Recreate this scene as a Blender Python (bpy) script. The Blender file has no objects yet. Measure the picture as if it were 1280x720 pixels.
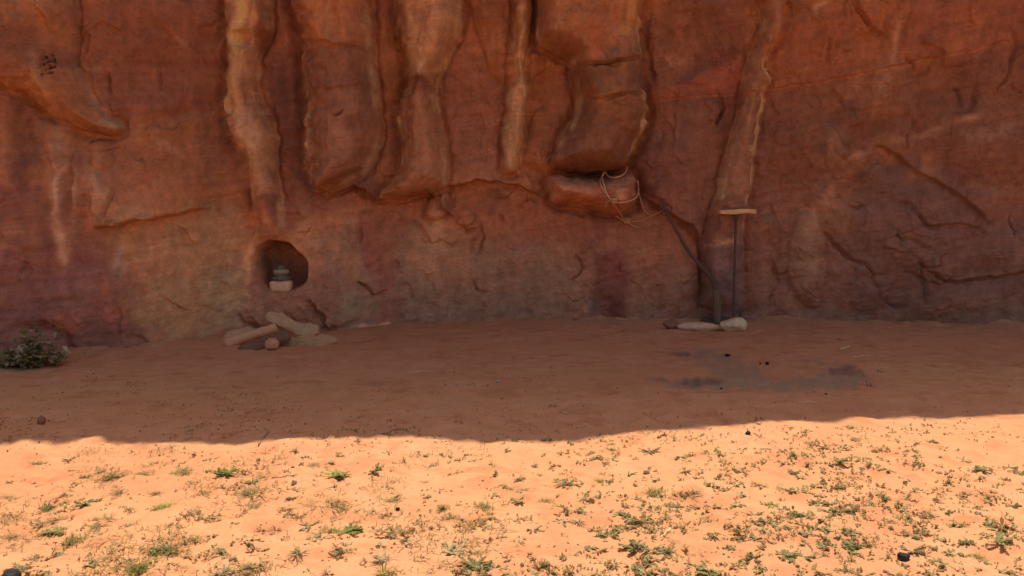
import bpy, bmesh, math, random
import numpy as np
from mathutils import Vector, Matrix

random.seed(7)
SC = bpy.context.scene
COL = SC.collection

# ------------------------------------------------------------------ camera
CAMZ = 1.6
F = 1065.0
HOR = 256.0
TH = math.atan((360.0 - HOR) / F)
cam_d = bpy.data.cameras.new('camera')
cam_d.sensor_width = 36.0
cam_d.lens = 36.0 * F / 1280.0
cam_d.clip_start = 0.05
cam_d.clip_end = 2000
cam = bpy.data.objects.new('camera', cam_d)
cam.location = (0, 0, CAMZ)
cam.rotation_euler = (math.pi / 2 - TH, 0, 0)
COL.objects.link(cam)
SC.camera = cam
CT, ST = math.cos(TH), math.sin(TH)


def project(X, Y, Z):
    dz = Z - CAMZ
    depth = Y * CT - dz * ST
    up = Y * ST + dz * CT
    depth = np.maximum(depth, 0.05)
    return 640 + F * X / depth, 360 - F * up / depth


def ray(px, py):
    a = (px - 640) / F
    b = (360 - py) / F
    return np.array([a, CT + b * ST, -ST + b * CT])


def G(px, py, z=0.0):
    d = ray(px, py)
    t = (z - CAMZ) / d[2]
    return Vector((d[0] * t, d[1] * t, z))


def P(px, py, y):
    d = ray(px, py)
    t = y / d[1]
    return Vector((d[0] * t, y, CAMZ + d[2] * t))


# ------------------------------------------------------------------ sun and sky
EL = math.radians(70)
AZ = math.radians(16)
SUN = Vector((math.sin(AZ) * math.cos(EL), math.cos(AZ) * math.cos(EL), math.sin(EL)))
sl = bpy.data.lights.new('sun', 'SUN')
sl.energy = 3.95
sl.angle = math.radians(0.53)
sl.color = (1.0, 0.95, 0.86)
so = bpy.data.objects.new('sun', sl)
so.rotation_euler = SUN.to_track_quat('Z', 'Y').to_euler()
so.location = (0, 0, 30)
COL.objects.link(so)
w = bpy.data.worlds.new('World')
SC.world = w
w.use_nodes = True
nt = w.node_tree
sky = nt.nodes.new('ShaderNodeTexSky')
sky.sky_type = 'NISHITA'
sky.sun_disc = False
sky.sun_elevation = EL
sky.sun_rotation = AZ
sky.altitude = 900
sky.air_density = 1.0
sky.dust_density = 5.0
sky.ozone_density = 0.3
bg = nt.nodes['Background']
bg.inputs['Strength'].default_value = 0.116
nt.links.new(sky.outputs[0], bg.inputs[0])
SC.view_settings.view_transform = 'Standard'
SC.view_settings.look = 'None'
SC.view_settings.gamma = 1
SC.view_settings.exposure = 0.3
SC.view_settings.use_curve_mapping = False
SC.cycles.max_bounces = 6
SC.cycles.diffuse_bounces = 4


# ------------------------------------------------------------------ numpy noise
_TAB = {}


def vnoise(x, y, seed):
    N = 256
    T = _TAB.get(seed)
    if T is None:
        T = _TAB[seed] = np.random.RandomState(seed).rand(N, N) * 2 - 1
    xi = np.floor(x).astype(np.int64)
    yi = np.floor(y).astype(np.int64)
    fx = x - xi
    fy = y - yi
    fx = fx * fx * fx * (fx * (fx * 6 - 15) + 10)
    fy = fy * fy * fy * (fy * (fy * 6 - 15) + 10)
    x0 = xi % N
    x1 = (xi + 1) % N
    y0 = yi % N
    y1 = (yi + 1) % N
    a = T[x0, y0] * (1 - fx) + T[x1, y0] * fx
    b = T[x0, y1] * (1 - fx) + T[x1, y1] * fx
    return a * (1 - fy) + b * fy


def fbm(x, y, seed, octv=4, gain=0.5):
    s = 0
    a = 1.0
    n = 0
    for i in range(octv):
        c, d = math.cos(0.7 * i), math.sin(0.7 * i)
        s = s + a * vnoise((x * c - y * d) * 2 ** i + 17.3 * i, (x * d + y * c) * 2 ** i + 5.1 * i, seed + i)
        n += a
        a *= gain
    return s / n


def sstep(a, b, x):
    t = np.clip((x - a) / (b - a), 0, 1)
    return t * t * (3 - 2 * t)


def worley(x, y, seed):
    N = 128
    if ('w', seed) not in _TAB:
        rs = np.random.RandomState(seed)
        _TAB[('w', seed)] = (rs.rand(N, N), rs.rand(N, N))
    JX, JY = _TAB[('w', seed)]
    xi = np.floor(x).astype(np.int64)
    yi = np.floor(y).astype(np.int64)
    best = np.full(x.shape, 9.0)
    for dx in (-1, 0, 1):
        for dy in (-1, 0, 1):
            cx = xi + dx
            cy = yi + dy
            px = cx + JX[cx % N, cy % N]
            py = cy + JY[cx % N, cy % N]
            best = np.minimum(best, np.hypot(px - x, py - y))
    return best


# ------------------------------------------------------------------ outline helpers (photo pixels are only a drawing grid for the rock face)
def seg_dist(poly, X, Y, closed):
    """distance, side (+1 on the left of travel in image coords), t along"""
    n = len(poly)
    segs = [(poly[i], poly[(i + 1) % n]) for i in range(n if closed else n - 1)]
    L = [math.hypot(b[0] - a[0], b[1] - a[1]) for a, b in segs]
    tot = sum(L)
    best = np.full(X.shape, 1e9)
    side = np.zeros(X.shape)
    tt = np.zeros(X.shape)
    acc = 0
    for (a, b), l in zip(segs, L):
        if l < 1e-6:
            continue
        ux, uy = (b[0] - a[0]) / l, (b[1] - a[1]) / l
        rx, ry = X - a[0], Y - a[1]
        s = np.clip(rx * ux + ry * uy, 0, l)
        dx, dy = rx - s * ux, ry - s * uy
        d = np.hypot(dx, dy)
        m = d < best
        best = np.where(m, d, best)
        side = np.where(m, np.sign(ux * ry - uy * rx), side)
        tt = np.where(m, (acc + s) / tot, tt)
        acc += l
    return best, side, tt


def inside(poly, X, Y):
    c = np.zeros(X.shape, bool)
    n = len(poly)
    for i in range(n):
        x0, y0 = poly[i]
        x1, y1 = poly[(i + 1) % n]
        if y0 == y1:
            continue
        m = ((y0 > Y) != (y1 > Y)) & (X < (x1 - x0) * (Y - y0) / (y1 - y0) + x0)
        c ^= m
    return c


class Field:
    """1-D arrays of drawing coordinates with a relief h and a colour c"""

    def __init__(s, X, Y):
        s.X, s.Y = X, Y
        s.h = np.zeros(X.shape)
        s.c = np.zeros(X.shape + (3,))
        s.rims = []

    def sub(s, poly, m):
        xs = [p[0] for p in poly]
        ys = [p[1] for p in poly]
        return np.nonzero((s.X > min(xs) - m) & (s.X < max(xs) + m) & (s.Y > min(ys) - m) & (s.Y < max(ys) + m))[0]

    def bump(s, poly, H, wd, under=0.0, uw=9.0, fade=None, p=2.0, tilt=0.0):
        # round the corners of the outline
        for _ in range(2):
            n = len(poly)
            poly = [q for i in range(n) for q in ((poly[i][0] * .75 + poly[(i + 1) % n][0] * .25, poly[i][1] * .75 + poly[(i + 1) % n][1] * .25),
                                                  (poly[i][0] * .25 + poly[(i + 1) % n][0] * .75, poly[i][1] * .25 + poly[(i + 1) % n][1] * .75))] if n < 30 or _ == 0 else poly
        i = s.sub(poly, 45)
        X, Y = s.X[i], s.Y[i]
        d, _, _ = seg_dist(poly, X, Y, True)
        ins = inside(poly, X, Y)
        t = np.clip(d / wd, 0, 1)
        if 0.15 <= H <= 0.58 and wd < 33:
            s.rims.append(poly)
        H = H * 1.25 if H > 0 else H
        under = under * 1.6
        uw = uw * 0.7
        wd = wd * 0.95
        h = np.where(ins, H * (1 - (1 - t) ** p), 0)
        if tilt:
            cy = sum(q[1] for q in poly) / len(poly)
            h = h * (1 + tilt * (Y - cy) / 100)
        h = h - np.where(~ins, under * np.exp(-(d / uw) ** 2), under * np.exp(-(d / 2.0) ** 2))
        if fade:
            h = h * (1 - sstep(fade[0], fade[1], Y))
        s.h[i] += h

    def lip(s, poly, H, L, up=1, cut=0.0, cw=4.0):
        H *= 1.25
        i = s.sub(poly, L * 4)
        X, Y = s.X[i], s.Y[i]
        d, sd, t = seg_dist(poly, X, Y, False)
        sd = -sd * up
        e = sstep(0, 0.12, t) * (1 - sstep(0.88, 1, t))
        e = np.where((t <= 0) | (t >= 1), 0, e)
        h = np.where(sd > 0, H * np.exp(-d / L) * sstep(0, 2.5, d), 0) - np.where(sd <= 0, cut * np.exp(-(d / cw) ** 2), cut * np.exp(-(d / 1.5) ** 2))
        s.h[i] += h * e

    def line(s, poly, H, wd, taper=True):
        if H < 0 and wd <= 3:
            H *= 1.8
        i = s.sub(poly, wd * 3 + 3)
        X, Y = s.X[i], s.Y[i]
        d, sd, t = seg_dist(poly, X, Y, False)
        e = np.sin(np.clip(t, 0.02, 0.98) * math.pi) ** 0.5 if taper else 1.0
        s.h[i] += H * np.exp(-(d / wd) ** 2) * e

    def dome(s, cx, cy, rx, ry, H):
        i = s.sub([(cx - rx, cy - ry), (cx + rx, cy + ry)], 2)
        r = ((s.X[i] - cx) / rx) ** 2 + ((s.Y[i] - cy) / ry) ** 2
        s.h[i] += H * np.clip(1 - r, 0, 1) ** 1.3

    # colour
    def mix(s, i, col, a):
        s.c[i] = s.c[i] * (1 - a[:, None]) + np.array(col)[None, :] * a[:, None]

    def cstroke(s, poly, wd, col, a, ns=0.8, sc=14):
        i = s.sub(poly, wd * 2.6)
        X, Y = s.X[i], s.Y[i]
        d, sd, t = seg_dist(poly, X, Y, False)
        n = fbm(X / sc, Y / (sc * 1.8), 91, 3)
        e = np.clip(np.sin(np.clip(t, 0.0, 1.0) * math.pi), 0, 1) ** 0.4
        m = np.exp(-(d / wd) ** 2) * a * 1.3 * np.clip(1 + ns * n * 1.6, 0, 1.5) * (0.25 + 0.75 * e)
        s.mix(i, col, np.clip(m, 0, 1))

    def cpatch(s, poly, soft, col, a, ns=0.8, sc=22):
        i = s.sub(poly, soft * 2)
        X, Y = s.X[i], s.Y[i]
        d, _, _ = seg_dist(poly, X, Y, True)
        d = np.where(inside(poly, X, Y), d, -d)
        n = fbm(X / sc, Y / sc, 57, 4)
        m = sstep(-soft, soft, d + n * soft * 0.9) * a * np.clip(1 + ns * n, 0.2, 1.3)
        s.mix(i, col, np.clip(m, 0, 1))


def lin(c):
    c = c / 255.0
    return c / 12.92 if c <= 0.04045 else ((c + 0.055) / 1.055) ** 2.4


KS = (0.375, 0.285, 0.31)


def A(r, g, b):
    """base colour of something seen in the open shade of the photo"""
    return tuple(min(0.85, lin(v) / k) for v, k in zip((r, g, b), KS))


# ------------------------------------------------------------------ mesh helpers
def mesh_from(name, verts, faces, smooth=True, cols=None):
    me = bpy.data.meshes.new(name)
    verts = np.asarray(verts, dtype=np.float32)
    if isinstance(faces, np.ndarray):
        nf, k = faces.shape
        me.vertices.add(len(verts))
        me.vertices.foreach_set('co', verts.ravel())
        me.loops.add(nf * k)
        me.loops.foreach_set('vertex_index', faces.ravel().astype(np.int32))
        me.polygons.add(nf)
        me.polygons.foreach_set('loop_start', np.arange(0, nf * k, k, dtype=np.int32))
        me.polygons.foreach_set('loop_total', np.full(nf, k, dtype=np.int32))
        me.update(calc_edges=True)
        me.validate()
    else:
        me.from_pydata([tuple(v) for v in verts], [], faces)
        me.update()
    if cols is not None:
        ca = me.color_attributes.new('tint', 'FLOAT_COLOR', 'POINT')
        cols = np.asarray(cols, dtype=np.float32)
        rgba = np.ones((len(cols), 4), dtype=np.float32)
        rgba[:, :3] = cols
        ca.data.foreach_set('color', rgba.ravel())
    me.polygons.foreach_set('use_smooth', np.full(len(me.polygons), smooth))
    return me


def link(name, me, mat=None, parent=None, **props):
    o = bpy.data.objects.new(name, me)
    COL.objects.link(o)
    if mat is not None and me is not None:
        me.materials.append(mat)
    if parent is not None:
        o.parent = parent
    for k, v in props.items():
        o[k] = v
    return o


def empty(name, loc, label, cat, group=None):
    o = bpy.data.objects.new(name, None)
    o.location = loc
    COL.objects.link(o)
    o['label'] = label
    o['category'] = cat
    if group:
        o['group'] = group
    return o


def tag(o, label, cat, group=None, kind=None):
    o['label'] = label
    o['category'] = cat
    if group:
        o['group'] = group
    if kind:
        o['kind'] = kind
    return o


def recentre(o):
    """move a mesh object's origin to the bottom centre of its mesh"""
    me = o.data
    n = len(me.vertices)
    co = np.empty(n * 3, dtype=np.float32)
    me.vertices.foreach_get('co', co)
    co = co.reshape(-1, 3)
    c = np.array([(co[:, 0].min() + co[:, 0].max()) / 2, (co[:, 1].min() + co[:, 1].max()) / 2, co[:, 2].min()])
    me.vertices.foreach_set('co', (co - c).astype(np.float32).ravel())
    me.update()
    o.location = tuple(float(v) for v in c)
    return o


# ------------------------------------------------------------------ materials
def new_mat(name, rough=0.9, spec=0.2):
    m = bpy.data.materials.new(name)
    m.use_nodes = True
    b = m.node_tree.nodes['Principled BSDF']
    b.inputs['Roughness'].default_value = rough
    b.inputs['Specular IOR Level'].default_value = spec
    return m, m.node_tree, b


def N(nt, t, **kw):
    n = nt.nodes.new(t)
    for k, v in kw.items():
        setattr(n, k, v)
    return n


def noise_node(nt, vec, scale, detail=4, rough=0.6):
    n = N(nt, 'ShaderNodeTexNoise')
    n.inputs['Scale'].default_value = scale
    n.inputs['Detail'].default_value = detail
    n.inputs['Roughness'].default_value = rough
    nt.links.new(vec, n.inputs['Vector'])
    return n


def ramp(nt, src, p0, c0, p1, c1):
    r = N(nt, 'ShaderNodeMapRange')
    r.inputs['From Min'].default_value = p0
    r.inputs['From Max'].default_value = p1
    r.inputs['To Min'].default_value = c0
    r.inputs['To Max'].default_value = c1
    nt.links.new(src, r.inputs['Value'])
    return r.outputs[0]


def mulcol(nt, col, fac):
    m = N(nt, 'ShaderNodeVectorMath', operation='SCALE')
    nt.links.new(col, m.inputs[0])
    nt.links.new(fac, m.inputs['Scale'])
    return m.outputs[0]


def math_node(nt, op, a, b):
    m = N(nt, 'ShaderNodeMath', operation=op)
    for i, v in enumerate((a, b)):
        if isinstance(v, (int, float)):
            m.inputs[i].default_value = v
        else:
            nt.links.new(v, m.inputs[i])
    return m.outputs[0]


def rock_face_mat():
    m, nt, b = new_mat('sandstone', 0.92, 0.15)
    tc = N(nt, 'ShaderNodeTexCoord').outputs['Object']
    vc = N(nt, 'ShaderNodeVertexColor', layer_name='tint')
    mp = N(nt, 'ShaderNodeMapping')
    mp.inputs['Scale'].default_value = (1, 1, 3.0)
    mp.inputs['Rotation'].default_value = (0, math.radians(7), 0)
    nt.links.new(tc, mp.inputs[0])
    n1 = noise_node(nt, tc, 9, 8, 0.65)
    n2 = noise_node(nt, mp.outputs[0], 22, 6, 0.7)
    n3 = noise_node(nt, tc, 110, 3, 0.6)
    f = math_node(nt, 'MULTIPLY', ramp(nt, n1.outputs[0], 0.3, 0.78, 0.7, 1.22), ramp(nt, n2.outputs[0], 0.3, 0.90, 0.7, 1.10))
    f = math_node(nt, 'MULTIPLY', f, ramp(nt, n3.outputs[0], 0.3, 0.84, 0.7, 1.16))
    col = mulcol(nt, vc.outputs[0], f)
    nt.links.new(col, b.inputs['Base Color'])
    h = math_node(nt, 'ADD', math_node(nt, 'MULTIPLY', n1.outputs[0], 0.034), math_node(nt, 'MULTIPLY', n2.outputs[0], 0.005))
    h = math_node(nt, 'ADD', h, math_node(nt, 'MULTIPLY', n3.outputs[0], 0.004))
    bp = N(nt, 'ShaderNodeBump')
    bp.inputs['Strength'].default_value = 0.8
    bp.inputs['Distance'].default_value = 1.0
    nt.links.new(h, bp.inputs['Height'])
    nt.links.new(bp.outputs[0], b.inputs['Normal'])
    return m


def sand_mat():
    m, nt, b = new_mat('red_sand', 0.95, 0.1)
    tc = N(nt, 'ShaderNodeTexCoord').outputs['Object']
    vc = N(nt, 'ShaderNodeVertexColor', layer_name='tint')
    n1 = noise_node(nt, tc, 5, 6, 0.6)
    n2 = noise_node(nt, tc, 60, 4, 0.7)
    n3 = noise_node(nt, tc, 300, 2, 0.5)
    f = math_node(nt, 'MULTIPLY', ramp(nt, n1.outputs[0], 0.3, 0.92, 0.7, 1.08), ramp(nt, n2.outputs[0], 0.25, 0.90, 0.75, 1.10))
    f = math_node(nt, 'MULTIPLY', f, ramp(nt, n3.outputs[0], 0.25, 0.86, 0.75, 1.14))
    nt.links.new(mulcol(nt, vc.outputs[0], f), b.inputs['Base Color'])
    h = math_node(nt, 'ADD', math_node(nt, 'MULTIPLY', n2.outputs[0], 0.006), math_node(nt, 'MULTIPLY', n3.outputs[0], 0.0012))
    bp = N(nt, 'ShaderNodeBump')
    bp.inputs['Strength'].default_value = 0.7
    bp.inputs['Distance'].default_value = 1.0
    nt.links.new(h, bp.inputs['Height'])
    nt.links.new(bp.outputs[0], b.inputs['Normal'])
    return m


def solid_mat(name, col, var=0.25, scale=30, rough=0.85, bump=0.004, stretch=(1, 1, 1), spec=0.2):
    m, nt, b = new_mat(name, rough, spec)
    tc = N(nt, 'ShaderNodeTexCoord').outputs['Object']
    mp = N(nt, 'ShaderNodeMapping')
    mp.inputs['Scale'].default_value = stretch
    nt.links.new(tc, mp.inputs[0])
    n1 = noise_node(nt, mp.outputs[0], scale, 6, 0.65)
    n2 = noise_node(nt, mp.outputs[0], scale * 5, 3, 0.6)
    rgb = N(nt, 'ShaderNodeRGB')
    rgb.outputs[0].default_value = (*col, 1)
    f = math_node(nt, 'MULTIPLY', ramp(nt, n1.outputs[0], 0.3, 1 - var, 0.7, 1 + var), ramp(nt, n2.outputs[0], 0.3, 1 - var * 0.5, 0.7, 1 + var * 0.5))
    nt.links.new(mulcol(nt, rgb.outputs[0], f), b.inputs['Base Color'])
    bp = N(nt, 'ShaderNodeBump')
    bp.inputs['Strength'].default_value = 0.8
    bp.inputs['Distance'].default_value = 1.0
    nt.links.new(math_node(nt, 'ADD', math_node(nt, 'MULTIPLY', n1.outputs[0], bump * 2), math_node(nt, 'MULTIPLY', n2.outputs[0], bump * 0.5)), bp.inputs['Height'])
    nt.links.new(bp.outputs[0], b.inputs['Normal'])
    return m


def tint_mat(name, rough=0.7, trans=0.15):
    m, nt, b = new_mat(name, rough, 0.2)
    vc = N(nt, 'ShaderNodeVertexColor', layer_name='tint')
    oi = N(nt, 'ShaderNodeObjectInfo')
    f = ramp(nt, oi.outputs['Random'], 0, 0.82, 1, 1.18)
    col = mulcol(nt, vc.outputs[0], f)
    nt.links.new(col, b.inputs['Base Color'])
    tr = N(nt, 'ShaderNodeBsdfTranslucent')
    nt.links.new(col, tr.inputs[0])
    mx = N(nt, 'ShaderNodeMixShader')
    mx.inputs[0].default_value = trans
    nt.links.new(b.outputs[0], mx.inputs[1])
    nt.links.new(tr.outputs[0], mx.inputs[2])
    nt.links.new(mx.outputs[0], nt.nodes['Material Output'].inputs[0])
    return m


# ------------------------------------------------------------------ the cliff
ZT = 9.0
base_px = [(-300, 462), (0, 452), (60, 446), (100, 440), (190, 437), (240, 427), (290, 420), (430, 414), (500, 406), (600, 402), (720, 402), (830, 402), (960, 400), (1100, 402), (1280, 405), (1500, 408)]
bx, by = [], []
for p in base_px:
    g = G(*p)
    bx.append(g.x)
    by.append(g.y)
bx = np.array([-60, -12] + bx + [14, 60])
by = np.array([8.6, 8.6] + by + [11.6, 12.5])
shadow_px = [(-400, 558), (-150, 557), (0, 556), (60, 554), (115, 550), (145, 555), (190, 559), (240, 557), (300, 558), (360, 554), (410, 551), (450, 548), (500, 546), (525, 545), (560, 549), (620, 549), (690, 549), (725, 547), (760, 543), (800, 538), (850, 535), (890, 535), (930, 530), (975, 525), (1010, 524.5), (1040, 526), (1090, 522), (1140, 518.5), (1190, 519.5), (1240, 517), (1280, 514), (1500, 512), (1800, 512)]
sx, sy = [], []
for p in shadow_px:
    g = G(*p)
    sx.append(g.x + ZT / math.tan(EL) * math.sin(AZ))
    sy.append(g.y + ZT / math.tan(EL) * math.cos(AZ))
sx = np.array([-60] + sx + [60])
sy = np.array([sy[0]] + sy + [sy[-1]])


def smooth_interp(x, xs, ys, wd):
    k = np.linspace(-1, 1, 9)
    wts = np.cos(k * math.pi / 2) ** 2 + 1e-3
    return sum(wt * np.interp(x + kk * wd, xs, ys) for kk, wt in zip(k, wts)) / wts.sum()


def grow(a, step, ratio, limit):
    out = []
    x = a
    while abs(x) < limit:
        step *= ratio
        x += step
        out.append(x)
    return out


def cliff_coords():
    s = 0.0115
    xs = list(np.arange(-7.6, 7.6, s))
    r = grow(xs[-1], s, 1.08, 45)
    l = grow(xs[0], -s, 1.08, 45)
    xs = np.array(l[::-1] + xs + r)
    zs = list(np.arange(-0.35, 4.95, s))
    z = zs[-1]
    st = s
    while z < ZT:
        st = min(st * 1.1, 0.09)
        z += st
        zs.append(z)
    zs[-1] = ZT
    return xs, np.array(zs)


def base_surface(X, Z):
    D0 = smooth_interp(X, bx, by, 0.55)
    YB = smooth_interp(X, sx, sy, 0.05)
    t = np.clip((Z - 1.3) / (ZT - 1.3), 0, 1)
    g = 0.75 * t ** 1.25 + 0.25 * t ** 3
    # the far face is smoothed by the brow only near the top
    YBs = smooth_interp(X, sx, sy, 1.2)
    k = sstep(0.82, 1.0, t)
    yb = YBs * (1 - k) + YB * k
    # foot leans back a little
    return D0 + (yb - D0) * g


def draw_relief(f):
    # --- upper left overhang and its lobes
    f.bump([(-60, 100), (0, 106), (22, 116), (45, 134), (70, 150), (100, 164), (138, 170), (156, 166), (153, 155), (132, 146), (112, 122), (98, 90), (88, 78), (95, 40), (90, -120), (-60, -120)], 0.26, 34, 0.05, 10)
    f.dome(60, 55, 45, 38, -0.13)
    f.line([(88, 76), (100, 100), (118, 125), (140, 155)], 0.05, 9)
    f.line([(38, 60), (50, 100), (70, 130)], 0.05, 10)
    f.lip([(98, 46), (120, 38), (128, 30), (140, 34), (155, 43)], 0.03, 22, 1, 0.01)
    f.line([(125, 82), (134, 95), (136, 112), (138, 120)], -0.035, 2.2)
    f.line([(190, 10), (193, 28), (205, 38), (215, 55)], -0.02, 2.4)
    f.line([(170, 50), (185, 35), (200, 33)], -0.015, 3)
    f.bump([(110, 172), (112, 198), (120, 212), (136, 216), (146, 206), (142, 185), (138, 172)], 0.045, 14, 0.012, 5)
    f.line([(88, 190), (88, 240), (90, 284)], -0.04, 5)
    f.dome(118, 245, 34, 55, 0.07)
    f.line([(62, 140), (72, 200), (75, 260), (80, 320)], 0.08, 13)
    f.line([(28, 135), (30, 220)], -0.06, 18)
    f.bump([(185, 150), (200, 158), (222, 172), (238, 190), (236, 215), (240, 258), (215, 268), (190, 268), (178, 262), (178, 210)], 0.03, 24, 0.006, 5)
    f.lip([(116, 290), (133, 283), (150, 284), (172, 276), (186, 277), (206, 270), (228, 268), (246, 262), (264, 262)], 0.20, 42, 1, 0.02, 9)
    f.line([(96, 186), (94, 240), (92, 288)], 0.05, 7)
    f.line([(120, 215), (122, 250), (120, 282)], 0.05, 9)
    f.line([(160, 165), (200, 150), (238, 140), (268, 142)], -0.05, 7)
    f.line([(236, 20), (236, 80), (242, 130), (248, 170), (240, 230)], 0.05, 9)
    f.line([(252, 130), (262, 128), (275, 135)], -0.05, 6)
    f.dome(200, 90, 50, 45, -0.10)
    f.dome(225, 20, 40, 50, 0.07)
    # --- hanging pillars
    f.bump([(272, -120), (276, 0), (280, 60), (281, 130), (284, 160), (292, 180), (305, 194), (310, 215), (314, 245), (317, 275), (317, 310), (352, 310), (358, 280), (349, 245), (343, 215), (345, 195), (342, 165), (337, 142), (327, 134), (320, 112), (319, 84), (323, 62), (336, 42), (338, 0), (336, -120)], 0.24, 17, 0.06, 10, fade=(225, 320))
    f.dome(304, 50, 17, 14, -0.13)
    f.dome(322, 15, 15, 34, 0.10)
    f.dome(310, 118, 7, 24, -0.09)
    f.line([(285, 80), (300, 85), (322, 84)], -0.02, 4)
    f.bump([(359, -120), (361, 0), (364, 24), (377, 52), (375, 75), (377, 105), (382, 128), (377, 150), (378, 188), (383, 212), (388, 233), (404, 241), (420, 236), (440, 226), (460, 216), (463, 205), (473, 186), (478, 165), (476, 140), (470, 112), (467, 60), (463, 20), (461, 0), (458, -120)], 0.46, 32.9, 0.08, 11)
    f.lip([(366, 42), (378, 50), (400, 52), (415, 56), (440, 62), (470, 66)], 0.05, 30, 1, 0.02, 6)
    f.lip([(376, 108), (400, 110), (440, 109), (472, 106)], 0.02, 20, 1, 0.008, 4)
    f.line([(412, -50), (416, 40), (418, 100)], -0.05, 7)
    f.lip([(398, 240), (412, 226), (430, 219), (450, 211), (462, 207)], 0.09, 30, 1, 0.05, 5)
    f.bump([(487, -120), (491, 0), (494, 30), (498, 58), (506, 78), (505, 102), (498, 120), (494, 150), (496, 180), (499, 198), (490, 220), (470, 246), (490, 251), (520, 243), (557, 240), (561, 215), (558, 180), (551, 150), (546, 125), (543, 108), (550, 86), (562, 62), (573, 45), (578, 0), (580, -120)], 0.36, 25, 0.06, 10)
    f.line([(520, -60), (522, 20), (516, 70)], -0.07, 5)
    f.dome(546, 30, 18, 60, 0.07)
    f.line([(500, 20), (508, 60), (512, 75)], 0.05, 5)
    f.lip([(504, 102), (520, 98), (545, 104)], 0.06, 16, 1, 0.03, 5)
    f.bump([(640, -60), (642, 10), (643, 70), (646, 92), (636, 104), (632, 120), (636, 140), (628, 170), (629, 221), (651, 214), (656, 185), (659, 160), (660, 140), (663, 112), (655, 98), (656, 80), (664, 50), (667, 10), (672, -60)], 0.16, 11, 0.05, 9)
    f.line([(630, 222), (651, 215)], -0.06, 4)
    f.bump([(575, -120), (585, 10), (600, 60), (615, 100), (635, 110), (640, -120)], 0.06, 25, 0.02)
    f.bump([(666, -120), (668, 30), (672, 58), (680, 60), (695, 68), (712, 74), (713, 88), (716, 110), (722, 125), (718, 145), (706, 170), (692, 195), (690, 205), (702, 215), (740, 219), (775, 213), (784, 207), (791, 192), (801, 175), (809, 155), (812, 130), (807, 110), (806, 70), (803, 30), (806, 0), (808, -120)], 0.56, 32, 0.08, 11)
    f.dome(686, 105, 28, 46, -0.14)
    f.lip([(712, 84), (750, 78), (808, 70)], 0.05, 30, 1, 0.03, 3)
    f.lip([(716, 122), (745, 123), (775, 116), (810, 110)], 0.04, 22, 1, 0.02, 3)
    f.line([(712, 84), (750, 78), (808, 71)], -0.045, 1.6)
    f.line([(758, 122), (775, 117), (808, 113)], -0.03, 1.5)
    f.line([(770, 150), (780, 170), (778, 205)], -0.09, 14)
    f.line([(718, 130), (712, 165), (698, 200)], 0.05, 7)
    f.line([(800, 0), (800, 60), (804, 130), (796, 170), (786, 200)], 0.03, 6)
    f.line([(765, -60), (768, 40), (766, 68)], -0.05, 9)
    f.line([(735, -60), (735, 70)], 0.04, 12)
    f.line([(808, 40), (814, 80), (818, 105)], -0.05, 3)
    # knob under the big pillar
    f.bump([(683, 224), (690, 217), (720, 221), (755, 219), (790, 211), (798, 224), (800, 245), (794, 260), (776, 272), (756, 267), (720, 260), (691, 258), (686, 240)], 0.54, 20, 0.09, 9)
    f.line([(758, 233), (770, 233), (785, 234)], -0.03, 1.6)
    f.line([(690, 214), (735, 221), (778, 213)], -0.02, 2.5)
    f.dome(690, 232, 16, 20, 0.03)
    f.line([(752, 222), (748, 245), (754, 262)], -0.05, 8)
    f.dome(776, 241, 24, 28, 0.14)
    f.dome(703, 238, 24, 24, 0.08)
    # --- ledge between upper curtains and lower wall
    f.lip([(375, 232), (390, 240), (410, 244), (440, 232), (455, 236), (470, 250), (495, 245), (520, 242), (545, 247), (558, 235), (600, 228), (640, 230), (668, 242), (690, 256)], 0.16, 55, 1, 0.05, 10)
    f.lip([(545, 236), (552, 262), (570, 275), (562, 250)], 0.08, 14, 1, 0.03, 6)
    f.bump([(535, 238), (532, 262), (530, 275), (545, 279), (560, 274), (562, 240)], 0.10, 9, 0.03, 6)
    f.line([(600, 222), (622, 236), (640, 245), (660, 250)], 0.08, 8)
    f.line([(660, 205), (672, 218), (684, 232)], -0.12, 9)
    f.lip([(798, 240), (824, 257), (845, 272), (864, 282), (876, 300), (881, 330), (880, 392)], 0.13, 42, 1, 0.06, 6)
    f.line([(800, 238), (815, 245), (830, 257)], -0.10, 5)
    f.dome(840, 215, 45, 60, 0.10)
    # --- right column
    f.bump([(946, -120), (948, 0), (957, 25), (945, 55), (937, 75), (936, 95), (928, 115), (925, 140), (912, 185), (903, 215), (897, 245), (886, 275), (882, 310), (880, 408), (932, 408), (933, 330), (931, 290), (937, 245), (941, 210), (943, 185), (950, 140), (957, 115), (966, 99), (963, 86), (957, 78), (968, 60), (985, 15), (995, -120)], 0.19, 15, 0.05, 9, fade=(300, 470))
    f.line([(957, 78), (966, 95), (957, 117), (950, 145), (943, 190), (938, 240)], 0.035, 4)
    f.line([(930, 115), (915, 180), (903, 230), (892, 280)], 0.03, 4)
    f.line([(942, 18), (956, 24), (950, 40)], -0.05, 5)
    f.dome(965, 30, 25, 40, 0.06)
    # --- right part
    f.line([(1135, -60), (1130, 15), (1114, 58), (1112, 85), (1090, 135), (1062, 165), (1054, 220)], 0.10, 15)
    f.dome(1044, 186, 20, 34, 0.12)
    f.line([(1092, 130), (1070, 165), (1065, 200)], -0.06, 10)
    f.lip([(1060, -15), (1072, 10), (1086, 34), (1108, 50)], 0.05, 40, 1, 0.02, 3)
    f.line([(1062, 0), (1075, 18), (1088, 36)], -0.03, 2.4)
    f.dome(1100, 60, 60, 60, -0.05)
    f.lip([(1090, 180), (1104, 184), (1116, 192), (1126, 204), (1150, 217), (1190, 237), (1220, 262), (1236, 284)], 0.07, 60, 1, 0.015, 2.5)
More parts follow.
